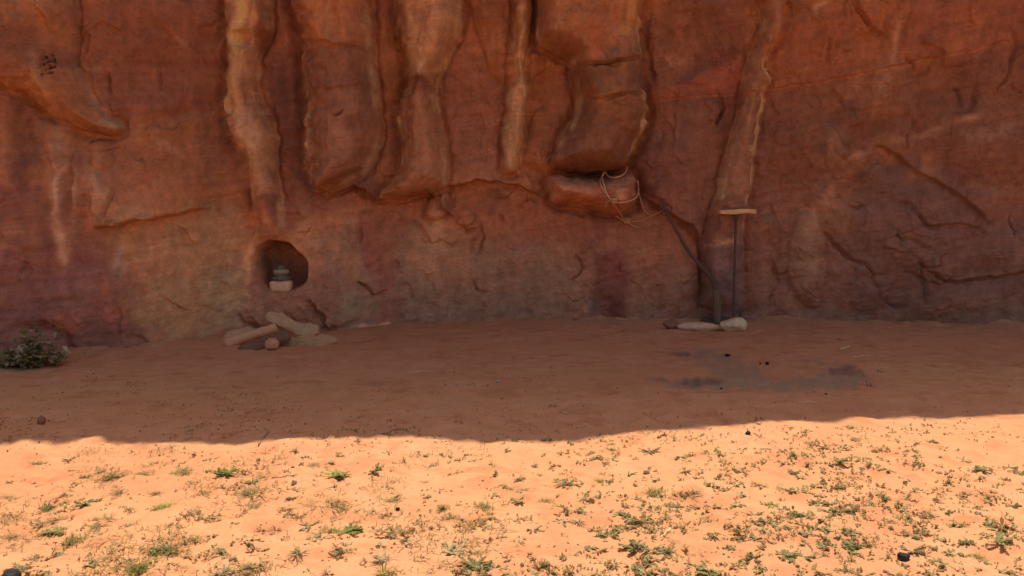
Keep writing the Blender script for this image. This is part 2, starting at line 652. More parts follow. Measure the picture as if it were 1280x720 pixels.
    f.line([(1236, 284), (1260, 282), (1290, 284)], -0.04, 4)
    f.dome(1235, 250, 26, 30, 0.08)
    f.line([(1150, 326), (1158, 338), (1178, 350), (1215, 352), (1250, 346), (1290, 342)], -0.03, 2)
    f.lip([(1145, 318), (1160, 340), (1178, 350), (1215, 352), (1250, 346), (1290, 342), (1330, 340)], 0.035, 35, 1, 0.01, 2.5)
    f.dome(1150, 285, 115, 85, 0.24)
    f.lip([(1040, 240), (1075, 225), (1100, 200)], 0.05, 25, -1, 0.01)
    f.dome(1190, 375, 80, 30, 0.10)
    f.lip([(1105, 300), (1150, 285), (1200, 280), (1235, 290)], 0.03, 18, 1, 0.01, 2)
    f.dome(1075, 355, 40, 40, 0.08)
    f.dome(1265, 310, 50, 40, 0.10)
    f.dome(1240, 180, 90, 60, 0.18)
    f.dome(1000, 175, 50, 60, 0.12)
    f.dome(870, 60, 60, 60, -0.14)
    f.dome(1180, 110, 60, 40, -0.10)
    f.dome(1075, 245, 40, 30, -0.10)
    f.dome(960, 330, 25, 70, -0.10)
    f.dome(845, 350, 40, 50, 0.10)
    f.bump([(985, 300), (992, 270), (1010, 258), (1026, 272), (1033, 310), (1031, 350), (1028, 384), (1008, 384), (990, 365), (982, 335)], 0.085, 26, 0.022, 8)
    f.line([(1026, 288), (1040, 305), (1058, 322), (1084, 330), (1092, 350), (1094, 356)], -0.055, 2.2)
    f.lip([(1092, 352), (1100, 374), (1116, 384), (1140, 383)], 0.06, 22, -1, 0.03)
    f.line([(1132, 342), (1150, 348), (1156, 360), (1155, 376)], -0.035, 2.2)
    f.line([(1132, 296), (1150, 303), (1165, 312)], -0.03, 2.5)
    f.line([(1110, 250), (1125, 256), (1140, 258), (1148, 272), (1160, 285), (1195, 285)], -0.04, 3)
    f.line([(958, 265), (958, 300), (975, 325), (990, 350)], -0.03, 4)
    f.lip([(806, 127), (870, 121), (960, 113), (1050, 99), (1150, 76), (1290, 44)], 0.03, 14, 1, 0.012, 3)
    f.line([(1036, 45), (1034, 80), (1037, 98)], -0.03, 2.4)
    f.line([(1030, 106), (1040, 115), (1050, 125), (1052, 140)], -0.025, 2.2)
    f.line([(980, 120), (1000, 116)], -0.02, 2)
    f.line([(1000, 120), (1018, 122), (1022, 135), (1014, 145)], -0.02, 2.2)
    f.line([(1265, 30), (1270, 60), (1258, 95), (1240, 120)], -0.035, 2.4)
    f.line([(1204, 140), (1215, 132), (1220, 110)], -0.025, 2.2)
    f.line([(1145, 102), (1160, 90), (1166, 74)], -0.02, 2)
    # --- small cracks and flake edges all over
    rs = random.Random(2024)
    for k in range(170):
        x, y = rs.uniform(-60, 1340), rs.uniform(-60, 400)
        a = rs.choice((rs.uniform(0, 6.28), rs.gauss(-0.15, 0.3), rs.gauss(1.4, 0.4)))
        tw = rs.uniform(-0.35, 0.35)
        pl = [(x, y)]
        for q in range(rs.randint(3, 7)):
            st_ = rs.uniform(4, 11)
            x, y = x + math.cos(a) * st_, y + math.sin(a) * st_
            a += tw + rs.gauss(0, 0.45)
            pl.append((x, y))
        if k % 5 < 2:
            f.line(pl, -rs.uniform(0.015, 0.04), rs.uniform(1.1, 1.8))
        else:
            f.lip(pl, rs.uniform(0.015, 0.05), rs.uniform(7, 20), rs.choice((-1, 1)), 0.010, 1.8)
    # --- lower wall
    f.line([(213, 277), (226, 290), (236, 305), (250, 318)], -0.07, 4)
    f.line([(220, 283), (232, 296), (244, 312)], -0.03, 10)
    f.line([(204, 372), (222, 384), (236, 388)], -0.04, 2)
    f.line([(276, 362), (278, 376)], -0.03, 2)
    f.line([(298, 392), (305, 402), (325, 408)], -0.05, 2.5)
    f.line([(140, 335), (150, 310), (157, 328), (165, 352), (180, 385)], -0.04, 10)
    f.line([(14, 320), (28, 328), (42, 345)], -0.05, 4)
    f.dome(110, 385, 70, 55, 0.12)
    f.dome(60, 350, 60, 50, -0.08)
    f.line([(20, 410), (55, 408), (72, 414), (84, 426), (92, 442)], -0.13, 6)
    f.line([(160, 422), (175, 424), (186, 434)], -0.06, 4)
    f.lip([(386, 372), (396, 386), (404, 396), (410, 414)], 0.08, 25, 1, 0.05, 5)
    f.lip([(340, 402), (360, 400), (385, 404), (398, 408)], 0.05, 18, -1, 0.02)
    f.line([(445, 352), (462, 360), (470, 368)], -0.05, 3)
    f.lip([(446, 350), (460, 362), (470, 369), (488, 360)], 0.05, 15, 1, 0.03)
    f.line([(592, 297), (593, 318)], -0.035, 2)
    f.line([(595, 361), (602, 366), (611, 365)], -0.035, 2)
    f.line([(624, 267), (628, 278), (634, 282)], -0.04, 2.2)
    f.line([(580, 282), (586, 290), (598, 286)], -0.03, 2.6)
    f.line([(420, 285), (428, 302), (434, 300), (436, 285)], -0.03, 2.6)
    f.line([(452, 275), (448, 300), (444, 310)], -0.05, 3)
    f.line([(528, 340), (540, 355), (545, 370)], -0.025, 2)
    f.bump([(754, 315), (770, 314), (784, 345), (786, 404), (734, 404), (742, 350)], -0.05, 26, 0.0, 6)
    f.dome(775, 380, 14, 30, 0.06)
    f.line([(745, 260), (748, 280), (740, 300)], -0.03, 4)
    f.line([(352, 300), (350, 270), (347, 240)], 0.06, 8)
    f.line([(384, 400), (384, 330), (378, 260), (386, 240)], 0.06, 10)


def draw_niche(f):
    f.line([(312, 360), (308, 330), (316, 300), (330, 290), (360, 292), (378, 305)], 0.05, 8)
    f.bump([(316, 330), (318, 314), (323, 306), (335, 300), (354, 300), (365, 305), (374, 315), (384, 323), (386, 340), (383, 353), (373, 362), (352, 367), (334, 365), (322, 357)], -0.42, 8, 0, p=1.8)


def rock_noise(f, X, Z):
    px, py = f.X, f.Y
    u = X
    v = Z
    h = 0.07 * fbm(u * 0.9, v * 0.6, 3, 4) + 0.035 * fbm(u * 3.1, v * 2.2, 13, 4) + 0.018 * fbm(u * 9, v * 10, 23, 4, 0.6)
    # thin spalled plates with curved edges
    pm = sstep(-0.1, 0.35, fbm(u * 0.8, v * 0.8, 38, 2))
    q = fbm(u * 1.5, v * 1.3 + 0.3 * u, 33, 6, 0.58)
    h += pm * (0.020 * sstep(0.05, 0.09, q) - 0.018 * sstep(0.24, 0.27, q))
    q2 = fbm(u * 3.7 + 4, v * 3.0, 43, 5, 0.55)
    h += (1 - pm) * 0.016 * sstep(0.12, 0.17, q2)
    # vertical fluting of the upper curtains
    h += sstep(270, 200, py) * (0.030 * fbm(u * 4.5 + 0.4 * vnoise(v * 0.9, u * 0, 71), v * 0.45, 72, 4) + 0.012 * fbm(u * 11, v * 1.3, 76, 3))
    # bedding
    bd = v - 0.16 * u + 0.12 * fbm(u * 0.8, v * 0.8, 53, 2)
    h += 0.006 * vnoise(u * 0.5, bd * 14, 63) + 0.002 * vnoise(u * 1.2, bd * 34, 64)
    # honeycomb weathering
    hm = np.exp(-(((px - 60) / 13) ** 2 + ((py - 81) / 15) ** 2) ** 3)
    i = np.nonzero(hm > 0.02)[0]
    if len(i):
        wv = worley(u[i] * 27, v[i] * 27, 5)
        h[i] -= hm[i] * 0.12 * (1 - sstep(0.3, 0.5, wv)) + hm[i] * 0.03
    # away from the drawn part: broad pillars of its own
    far = sstep(6.6, 8.5, np.abs(X))
    h += far * 0.28 * np.abs(vnoise(u * 0.9, v * 0.15, 73)) + far * 0.12 * fbm(u * 1.2, v * 0.5, 74, 4)
    hi = sstep(4.6, 6.5, Z)
    h += hi * (0.16 * fbm(u * 0.8, v * 0.4, 75, 4))
    return h


def paint_rock(f, X, Z):
    px, py = f.X, f.Y
    n = len(px)
    up = np.array(A(110, 62, 46))
    lo = np.array(A(104, 63, 49))
    t = sstep(150, 320, py)[:, None]
    f.c = up[None] * (1 - t) + lo[None] * t
    al = np.arange(n)
    # broad mottling
    q = fbm(X * 0.7, Z * 0.7, 103, 4)
    f.mix(al, A(94, 52, 42), np.clip(0.75 * sstep(0.02, 0.45, q), 0, 1))
    q = fbm(X * 0.8 + 9, Z * 0.9, 113, 4)
    f.mix(al, A(140, 80, 50), np.clip(0.6 * sstep(0.05, 0.5, q), 0, 1))
    q = fbm(X * 2.6, Z * 1.6, 123, 4)
    f.mix(al, A(84, 50, 44), np.clip(0.45 * sstep(0.1, 0.5, q), 0, 1))
    # zones
    f.cpatch([(940, -200), (1120, -200), (1110, 60), (1060, 100), (960, 110), (935, 90)], 14, A(124, 69, 45), 0.65, 0.6)
    f.cpatch([(808, 125), (838, 110), (880, 92), (935, 66), (932, 112), (870, 120)], 3, A(128, 62, 44), 0.6, 0.5)
    f.cpatch([(945, 112), (960, 40), (1300, -40), (1300, 44), (1150, 75), (1050, 98)], 6, A(120, 58, 38), 0.4, 0.8)
    f.cpatch([(808, 130), (960, 115), (1150, 78), (1320, 45), (1320, 420), (820, 420)], 12, A(98, 55, 42), 0.4, 0.8)
    f.cpatch([(1090, 190), (1150, 210), (1230, 270), (1330, 260), (1330, 420), (1180, 420), (1080, 390), (1040, 300)], 25, A(86, 54, 46), 0.6, 0.7)
    f.cpatch([(970, 390), (1300, 380), (1300, 420), (900, 420)], 14, A(98, 62, 52), 0.5, 0.7)
    f.cpatch([(-60, -100), (60, -100), (95, 0), (95, 40), (88, 66), (60, 60), (20, 20), (-60, 20)], 16, A(138, 84, 58), 0.6, 0.6)
    f.cpatch([(95, 20), (130, -50), (260, -50), (268, 130), (160, 150), (120, 80)], 18, A(116, 61, 44), 0.6, 0.6)
    f.cpatch([(18, 128), (48, 140), (56, 200), (46, 232), (22, 238), (14, 180)], 12, A(80, 48, 44), 0.55, 0.8)
    f.cpatch([(-40, 225), (60, 232), (64, 275), (20, 282), (-40, 280)], 12, A(90, 50, 44), 0.5, 0.8)
    f.cpatch([(-40, 310), (60, 300), (135, 330), (165, 360), (180, 430), (-40, 470)], 18, A(88, 50, 46), 0.75, 0.7)
    f.cpatch([(130, 345), (150, 372), (168, 398), (150, 405), (120, 380)], 14, A(124, 62, 44), 0.4, 0.9)
    f.cpatch([(60, 392), (100, 388), (100, 420), (70, 420)], 9, A(122, 62, 46), 0.5, 0.9)
    f.cpatch([(135, 335), (150, 306), (160, 340), (150, 350)], 6, A(112, 84, 76), 0.6, 0.8)
    f.cpatch([(140, 290), (255, 264), (300, 275), (310, 330), (300, 420), (190, 425), (165, 360), (155, 315)], 30, A(118, 80, 58), 0.85, 0.6)
    f.cpatch([(182, 325), (212, 322), (214, 342), (186, 345)], 10, A(112, 58, 44), 0.5, 0.9)
    f.cpatch([(260, 330), (300, 320), (306, 400), (270, 420)], 14, A(112, 82, 62), 0.6, 0.7)
    f.cpatch([(390, 280), (440, 270), (700, 300), (735, 330), (735, 404), (400, 410), (385, 350)], 20, A(102, 70, 56), 0.7, 0.7)
    f.cpatch([(470, 380), (700, 360), (735, 404), (440, 412)], 14, A(96, 64, 52), 0.5, 0.8)
    f.cpatch([(450, 262), (490, 262), (494, 345), (500, 400), (476, 404), (474, 350), (455, 330)], 9, A(104, 54, 44), 0.6, 0.7)
    f.cpatch([(395, 345), (425, 350), (420, 400), (402, 400), (390, 370)], 12, A(104, 54, 44), 0.4, 0.8)
    f.cpatch([(416, 372), (450, 366), (454, 388), (425, 394)], 8, A(98, 82, 64), 0.25, 1.0, 12)
    f.cpatch([(555, 262), (700, 262), (735, 300), (640, 300), (575, 300)], 16, A(112, 60, 45), 0.6, 0.8)
    f.cpatch([(800, 290), (878, 300), (878, 350), (800, 350)], 18, A(108, 58, 42), 0.55, 0.9)
    f.cpatch([(800, 340), (878, 340), (878, 402), (800, 402)], 16, A(96, 64, 52), 0.55, 0.8)
    f.cpatch([(751, 322), (770, 314), (783, 345), (784, 402), (738, 412), (744, 350)], 10, A(76, 38, 34), 0.7, 0.6)
    f.cpatch([(735, 375), (755, 380), (752, 404), (732, 404)], 6, A(84, 58, 56), 0.6, 0.6)
    f.cpatch([(758, 312), (778, 318), (783, 360), (762, 352)], 8, A(96, 52, 44), 0.5, 0.6)
    f.cpatch([(884, 305), (928, 300), (932, 405), (882, 405)], 8, A(84, 56, 52), 0.75, 0.6)
    f.cpatch([(952, 264), (966, 262), (970, 276), (962, 282), (953, 276)], 3, A(88, 68, 58), 0.8, 0.4)
    f.cpatch([(985, 275), (1012, 262), (1030, 280), (1030, 340), (1000, 350), (985, 330)], 14, A(118, 80, 60), 0.45, 0.9)
    f.cpatch([(1000, 240), (1060, 225), (1070, 290), (1020, 290)], 18, A(118, 72, 52), 0.4, 1.0)
    f.cpatch([(834, 70), (862, 66), (868, 74), (850, 82), (836, 80)], 4, A(136, 86, 68), 0.55, 0.7, 10)
    f.cpatch([(815, 170), (860, 130), (890, 140), (860, 200), (820, 215)], 20, A(108, 66, 54), 0.5, 0.9)
    f.cpatch([(800, 185), (830, 170), (830, 220), (805, 225)], 12, A(80, 46, 40), 0.4, 0.6)
    # curtain colours
    f.cpatch([(276, -100), (336, -100), (320, 60), (342, 165), (345, 240), (318, 250), (284, 165)], 6, A(146, 94, 68), 0.7, 0.7)
    f.cpatch([(283, 138), (318, 140), (322, 190), (300, 190), (284, 160)], 6, A(146, 100, 78), 0.55, 0.6)
    f.cpatch([(364, -100), (460, -100), (468, 60), (378, 52)], 6, A(140, 80, 54), 0.65, 0.7)
    f.cpatch([(420, 60), (466, 66), (468, 104), (424, 108)], 10, A(96, 60, 46), 0.15, 1.0, 12)
    f.cpatch([(378, 46), (466, 54), (472, 118), (376, 118)], 10, A(120, 72, 52), 0.5, 0.8)
    f.cpatch([(378, 112), (470, 112), (476, 165), (462, 205), (385, 225), (378, 180)], 8, A(126, 76, 56), 0.7, 0.7)
    f.cpatch([(492, -100), (578, -100), (560, 65), (540, 100), (508, 80)], 6, A(150, 100, 74), 0.7, 0.7)
    f.cpatch([(505, 110), (545, 110), (558, 190), (556, 236), (500, 238), (496, 170)], 8, A(130, 80, 58), 0.65, 0.7)
    f.cpatch([(560, 60), (640, 110), (630, 220), (570, 225), (556, 150)], 20, A(124, 72, 56), 0.7, 0.7)
    f.cpatch([(600, 40), (622, 44), (622, 72), (603, 66)], 8, A(132, 82, 66), 0.35, 0.9)
    f.cpatch([(643, 10), (665, 10), (660, 90), (662, 140), (652, 214), (630, 220), (632, 120)], 4, A(160, 100, 70), 0.8, 0.5)
    f.cpatch([(672, -100), (802, -100), (806, 70), (712, 82), (676, 56)], 8, A(128, 76, 54), 0.6, 0.8)
    f.cpatch([(752, 60), (806, 50), (806, 110), (760, 122), (740, 95)], 9, A(90, 60, 45), 0.45, 1.0, 14)
    f.cpatch([(735, 30), (752, 25), (755, 65), (738, 70)], 7, A(134, 68, 46), 0.6, 0.6)
    f.cpatch([(718, 130), (808, 118), (808, 150), (780, 205), (700, 212)], 10, A(106, 62, 42), 0.6, 0.6)
    f.cpatch([(690, 222), (755, 222), (752, 258), (690, 256)], 7, A(140, 80, 55), 0.75, 0.6)
    f.cpatch([(752, 222), (795, 214), (800, 245), (776, 270), (754, 262)], 6, A(136, 78, 58), 0.6, 0.7)
    f.cpatch([(940, 0), (985, 0), (958, 100), (940, 180), (935, 245), (900, 245), (930, 120)], 5, A(134, 84, 60), 0.6, 0.7)
    # pale mineral streaks that run down edges
    W1 = A(160, 106, 78)
    W2 = A(146, 94, 70)
    W3 = A(176, 96, 54)
    for poly, wd, c, a in [
        ([(275, -80), (279, 60), (281, 130), (286, 165), (303, 192), (312, 240)], 5, W2, 0.5),
        ([(300, -60), (302, 20), (296, 40), (292, 80), (290, 140)], 6, A(158, 112, 70), 0.5),
        ([(340, 190), (344, 215), (349, 245), (354, 285)], 3, W2, 0.5),
        ([(338, 150), (343, 175), (342, 205)], 2.5, W1, 0.35),
        ([(285, 85), (300, 88), (322, 86)], 4, W2, 0.4),
        ([(408, -60), (410, 20), (409, 50)], 5, W1, 0.4),
        ([(455, 30), (466, 70), (467, 108)], 4, W1, 0.35),
        ([(470, 115), (477, 150), (476, 175), (466, 200)], 3.5, W2, 0.4),
        ([(366, 40), (377, 60), (376, 110)], 3, W2, 0.35),
        ([(382, 130), (378, 160), (380, 200), (386, 230)], 3.5, W2, 0.45),
        ([(495, -60), (497, 20), (506, 65), (512, 90), (508, 112)], 6, W1, 0.55),
        ([(505, 0), (516, 40), (517, 90), (507, 120), (498, 160)], 4, W1, 0.5),
        ([(566, -60), (568, 20), (562, 62), (548, 95), (545, 112)], 5, W1, 0.55),
        ([(545, 108), (549, 130), (554, 170), (556, 215), (553, 245)], 4, W1, 0.55),
        ([(545, 240), (545, 300), (543, 350)], 12, A(130, 86, 64), 0.5),
        ([(652, 10), (650, 70), (648, 130), (640, 210)], 8, W1, 0.4),
        ([(720, 100), (718, 140), (706, 170), (694, 200)], 5, W1, 0.4),
        ([(700, -60), (698, 30), (690, 55)], 5, W2, 0.35),
        ([(792, -20), (790, 20), (785, 45)], 5, W3, 0.75),
        ([(780, 30), (786, 50)], 5, W3, 0.55),
        ([(804, 115), (808, 140), (802, 165), (790, 195), (785, 210)], 4, W3, 0.5),
        ([(771, 233), (771, 252)], 4, W1, 0.5),
        ([(700, 222), (698, 250)], 4, W2, 0.4),
        ([(957, 80), (965, 95), (957, 117), (950, 145), (943, 190), (938, 240)], 2.6, W1, 0.6),
        ([(957, 80), (965, 97), (955, 122)], 2, W1, 0.5),
        ([(930, 130), (915, 180), (904, 225), (895, 260), (886, 290)], 3.2, W2, 0.5),
        ([(936, 80), (932, 105), (928, 125)], 4, W2, 0.4),
        ([(985, 10), (970, 50), (958, 75)], 4, A(150, 88, 54), 0.4),
        ([(1020, 10), (1030, 4), (1040, -6)], 4, W1, 0.45),
        ([(1132, 10), (1116, 50), (1112, 80), (1120, 84)], 5, W2, 0.4),
        ([(1112, 70), (1100, 110), (1090, 140)], 10, A(124, 78, 60), 0.5),
        ([(1060, 100), (1068, 110), (1058, 120)], 5, W2, 0.3),
        ([(1040, 165), (1042, 190), (1036, 210)], 10, A(132, 84, 62), 0.45),
        ([(1085, 178), (1130, 172), (1180, 160), (1230, 140)], 5, W2, 0.35),
        ([(1050, 205), (1090, 186), (1105, 186)], 4, W2, 0.35),
        ([(1200, 168), (1240, 165), (1290, 150)], 9, A(120, 78, 62), 0.5),
        ([(1040, 235), (1020, 260), (1010, 275)], 7, W2, 0.3),
        ([(72, 145), (76, 210), (74, 280), (84, 330)], 8, A(140, 96, 78), 0.65),
        ([(120, 190), (122, 240), (120, 284)], 12, A(134, 86, 64), 0.55),
        ([(12, 150), (8, 220)], 9, A(120, 72, 56), 0.4),
        ([(95, 180), (94, 240), (92, 290)], 6, A(128, 86, 66), 0.4),
        ([(57, 140), (55, 180), (62, 230)], 6, A(128, 80, 62), 0.35),
        ([(92, 85), (104, 105), (120, 130), (150, 158)], 5, W2, 0.55),
        ([(128, 150), (150, 162)], 4, W1, 0.4),
        ([(100, 88), (140, 84)], 5, W2, 0.3),
        ([(40, 60), (50, 100), (65, 120)], 5, W2, 0.4),
        ([(215, 45), (230, 55), (235, 60)], 4, W2, 0.4),
        ([(243, 140), (248, 190), (242, 240)], 8, A(128, 72, 52), 0.4),
        ([(195, 170), (215, 185), (230, 195)], 4, W2, 0.35),
        ([(310, 360), (309, 330), (316, 300)], 6, A(146, 96, 70), 0.5),
        ([(362, 300), (374, 312), (386, 330)], 5, A(142, 88, 64), 0.45),
        ([(325, 250), (345, 290), (358, 300)], 5, A(138, 84, 62), 0.4),
        ([(380, 250), (384, 320), (388, 350)], 12, A(126, 80, 60), 0.45),
        ([(120, 262), (200, 262)], 4, A(136, 90, 66), 0.3),
        ([(610, 228), (640, 236), (668, 248)], 5, A(132, 84, 62), 0.4),
        ([(520, 270), (522, 330)], 9, A(124, 82, 62), 0.35),
        ([(808, 128), (870, 121), (960, 113), (1050, 99), (1150, 76), (1290, 44)], 2.0, A(142, 78, 56), 0.45),
        ([(882, 306), (900, 303), (920, 300)], 3, W2, 0.3),
        ([(445, 407), (500, 405), (560, 403)], 1.5, A(140, 96, 76), 0.4),
        ([(120, 440), (160, 441)], 3, A(128, 100, 88), 0.5),
        ([(440, 405), (460, 408), (452, 411)], 2, A(130, 84, 66), 0.4),
        ([(935, 398), (970, 400), (1010, 405)], 3, A(130, 82, 66), 0.5),
    ]:
        f.cstroke(poly, wd, c, a)
    # shade inside the niche, put into the rock colour
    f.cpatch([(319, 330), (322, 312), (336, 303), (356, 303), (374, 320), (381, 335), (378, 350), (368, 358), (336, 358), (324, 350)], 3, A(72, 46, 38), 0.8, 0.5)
    f.c *= (1.12 - 0.36 * sstep(330, 120, py))[:, None]  # upper wall colour darkened against strong bounce light, lower part raised
    lower_lift = (sstep(190, 330, py) * (1 - 0.75 * sstep(780, 980, px)))[:, None]  # mask of the lower wall, its colour lifted and warmed for missing bounce light
    f.c *= 1 + lower_lift * np.array([[0.34, 0.20, 0.08]])
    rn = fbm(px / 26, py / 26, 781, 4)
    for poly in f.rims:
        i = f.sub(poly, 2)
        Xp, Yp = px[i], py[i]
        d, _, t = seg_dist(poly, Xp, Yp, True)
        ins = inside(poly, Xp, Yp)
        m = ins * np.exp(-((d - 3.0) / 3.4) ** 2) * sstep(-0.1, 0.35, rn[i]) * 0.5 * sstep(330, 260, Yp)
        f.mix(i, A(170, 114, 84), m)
    # fine bedding bands
    bd = Z - 0.16 * X + 0.12 * fbm(X * 0.8, Z * 0.8, 53, 2)
    k = 1 + 0.05 * vnoise(X * 0.5, bd * 14, 63) + 0.05 * vnoise(X * 1.2, bd * 34, 64) + 0.04 * vnoise(X * 2, bd * 60, 65)
    k *= 1 + 0.12 * fbm(X * 6, Z * 5, 66, 4)
    # drip streaks
    k *= 1 + 0.10 * fbm(X * 8, Z * 0.8, 67, 3)
    f.c *= k[:, None]
    # darker specks in the honeycomb
    return f.c


def build_cliff():
    xs, zs = cliff_coords()
    nx, nz = len(xs), len(zs)
    XX, ZZ = np.meshgrid(xs, zs)
    X = XX.ravel()
    Z = ZZ.ravel()
    Y0 = base_surface(X, Z)
    PX, PY = project(X, Y0 - 0.12, Z)
    # ragged outlines
    wx = 3.2 * fbm(PX / 34, PY / 34, 201, 4) + 1.6 * vnoise(PX / 9, PY / 9, 205)
    wy = 3.2 * fbm(PX / 34 + 50, PY / 34, 211, 4) + 1.6 * vnoise(PX / 9, PY / 9, 215)
    f = Field(PX + wx, PY + wy)
    draw_relief(f)
    # second pass: place the outlines on the relief itself
    hb = f.h.reshape(nz, nx)
    for ax, r in ((0, 9), (1, 9), (0, 9), (1, 9)):
        c = np.cumsum(np.concatenate([np.repeat(np.take(hb, [0], ax), r + 1, ax), hb, np.repeat(np.take(hb, [-1], ax), r, ax)], ax), ax)
        n_ = hb.shape[ax]
        hb = (np.take(c, range(2 * r + 1, 2 * r + 1 + n_), ax) - np.take(c, range(0, n_), ax)) / (2 * r + 1)
    PX, PY = project(X, Y0 - hb.ravel(), Z)
    f = Field(PX + wx, PY + wy)
    draw_relief(f)
    h = f.h + rock_noise(f, X, Z)
    # the niche is cut into the finished face, so that its mouth lies on that face
    PX, PY = project(X, Y0 - h, Z)
    fn = Field(PX + wx * 0.5, PY + wy * 0.5)
    draw_niche(fn)
    h = h + fn.h
    # relief dies out at the brow so that the brow keeps its line
    keep = 1 - sstep(ZT - 1.6, ZT, Z)
    h *= keep
    Y = Y0 - h
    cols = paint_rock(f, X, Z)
    V = np.stack([X, Y, Z], 1)
    # round brow, flat top, back side
    extra = []
    ecol = []
    for dy, dz in ((0.12, 0.05), (0.4, 0.16), (1.0, 0.35), (2.2, 0.7), (5, 1.2), (10, 1.8), (18, 2.2), (30, 2.0), (34, -1.0), (36, -12.0)):
        yy = Y[-nx:] + dy
        if dy > 3:
            yy = np.full(nx, 9.0 + dy)
        zz = ZT + dz + 0.15 * min(1, dy / 3) * vnoise(xs * 0.6, xs * 0 + dy, 301)
        extra.append(np.stack([xs, yy, zz], 1))
        ecol.append(cols[-nx:])
    V = np.concatenate([V] + extra)
    C = np.concatenate([cols] + ecol)
    nr = nz + len(extra)
    idx = np.arange(nr * nx).reshape(nr, nx)
    Fc = np.stack([idx[:-1, :-1], idx[:-1, 1:], idx[1:, 1:], idx[1:, :-1]], -1).reshape(-1, 4)
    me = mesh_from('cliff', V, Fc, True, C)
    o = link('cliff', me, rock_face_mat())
    o['kind'] = 'structure'
    m = (np.abs(X) < 7.6) & (Z < 4.9)
    vx, vy = project(X[m], Y[m], Z[m])
    return o, (vx, vy, X[m], Y[m], Z[m])


cliff, CP = build_cliff()


def wall_y(px, py, r=3.0):
    vx, vy, X, Y, Z = CP
    d = (vx - px) ** 2 + (vy - py) ** 2
    i = np.nonzero(d < r * r)[0]
    if len(i) == 0:
        i = [int(np.argmin(d))]
    return float(np.min(Y[i]))


def WP(px, py, off=0.0, r=3.0):
    return P(px, py, wall_y(px, py, r) - off)


# ------------------------------------------------------------------ ground
def ground_h(X, Y):
    near = sstep(7.5, 5.0, Y)
    h = 0.030 * fbm(X * 0.55, Y * 0.55, 401, 3) + 0.010 * fbm(X * 2.0, Y * 2.0, 411, 3)
    amp = 0.6 + 0.4 * near
    h += amp * (0.024 * fbm(X * 4.2, Y * 3.4, 421, 3) + 0.016 * fbm(X * 11, Y * 9, 431, 4))
    # trodden dents
    wv = worley(X * 2.1, Y * 2.1, 441)
    h -= amp * 0.022 * (1 - sstep(0.10, 0.30, wv)) * sstep(-0.05, 0.3, vnoise(X * 0.9, Y * 0.9, 451))
    # sand banked against the foot of the rock
    D0 = np.interp(X, bx, by)
    h += 0.05 * sstep(1.0, 0.0, D0 - Y) * (0.6 + 0.5 * vnoise(X * 1.3, Y * 0, 461)) + 0.06 * sstep(0.35, 0.0, D0 - Y) * np.clip(fbm(X * 3.5, Y * 3.5, 465, 4) + 0.1, 0, 1)
    far = sstep(14, 40, np.hypot(X, Y))
    h = h * (1 - far) + far * 0.6 * fbm(X * 0.03, Y * 0.03, 471, 3) * sstep(20, 120, np.hypot(X, Y))
    return h


def gz(x, y):
    return float(ground_h(np.array([x]), np.array([y]))[0])


def GG(px, py):
    """point on the sand surface seen at a place of the photograph"""
    g = G(px, py)
    for _ in range(3):
        g = G(px, py, gz(g.x, g.y))
    return g


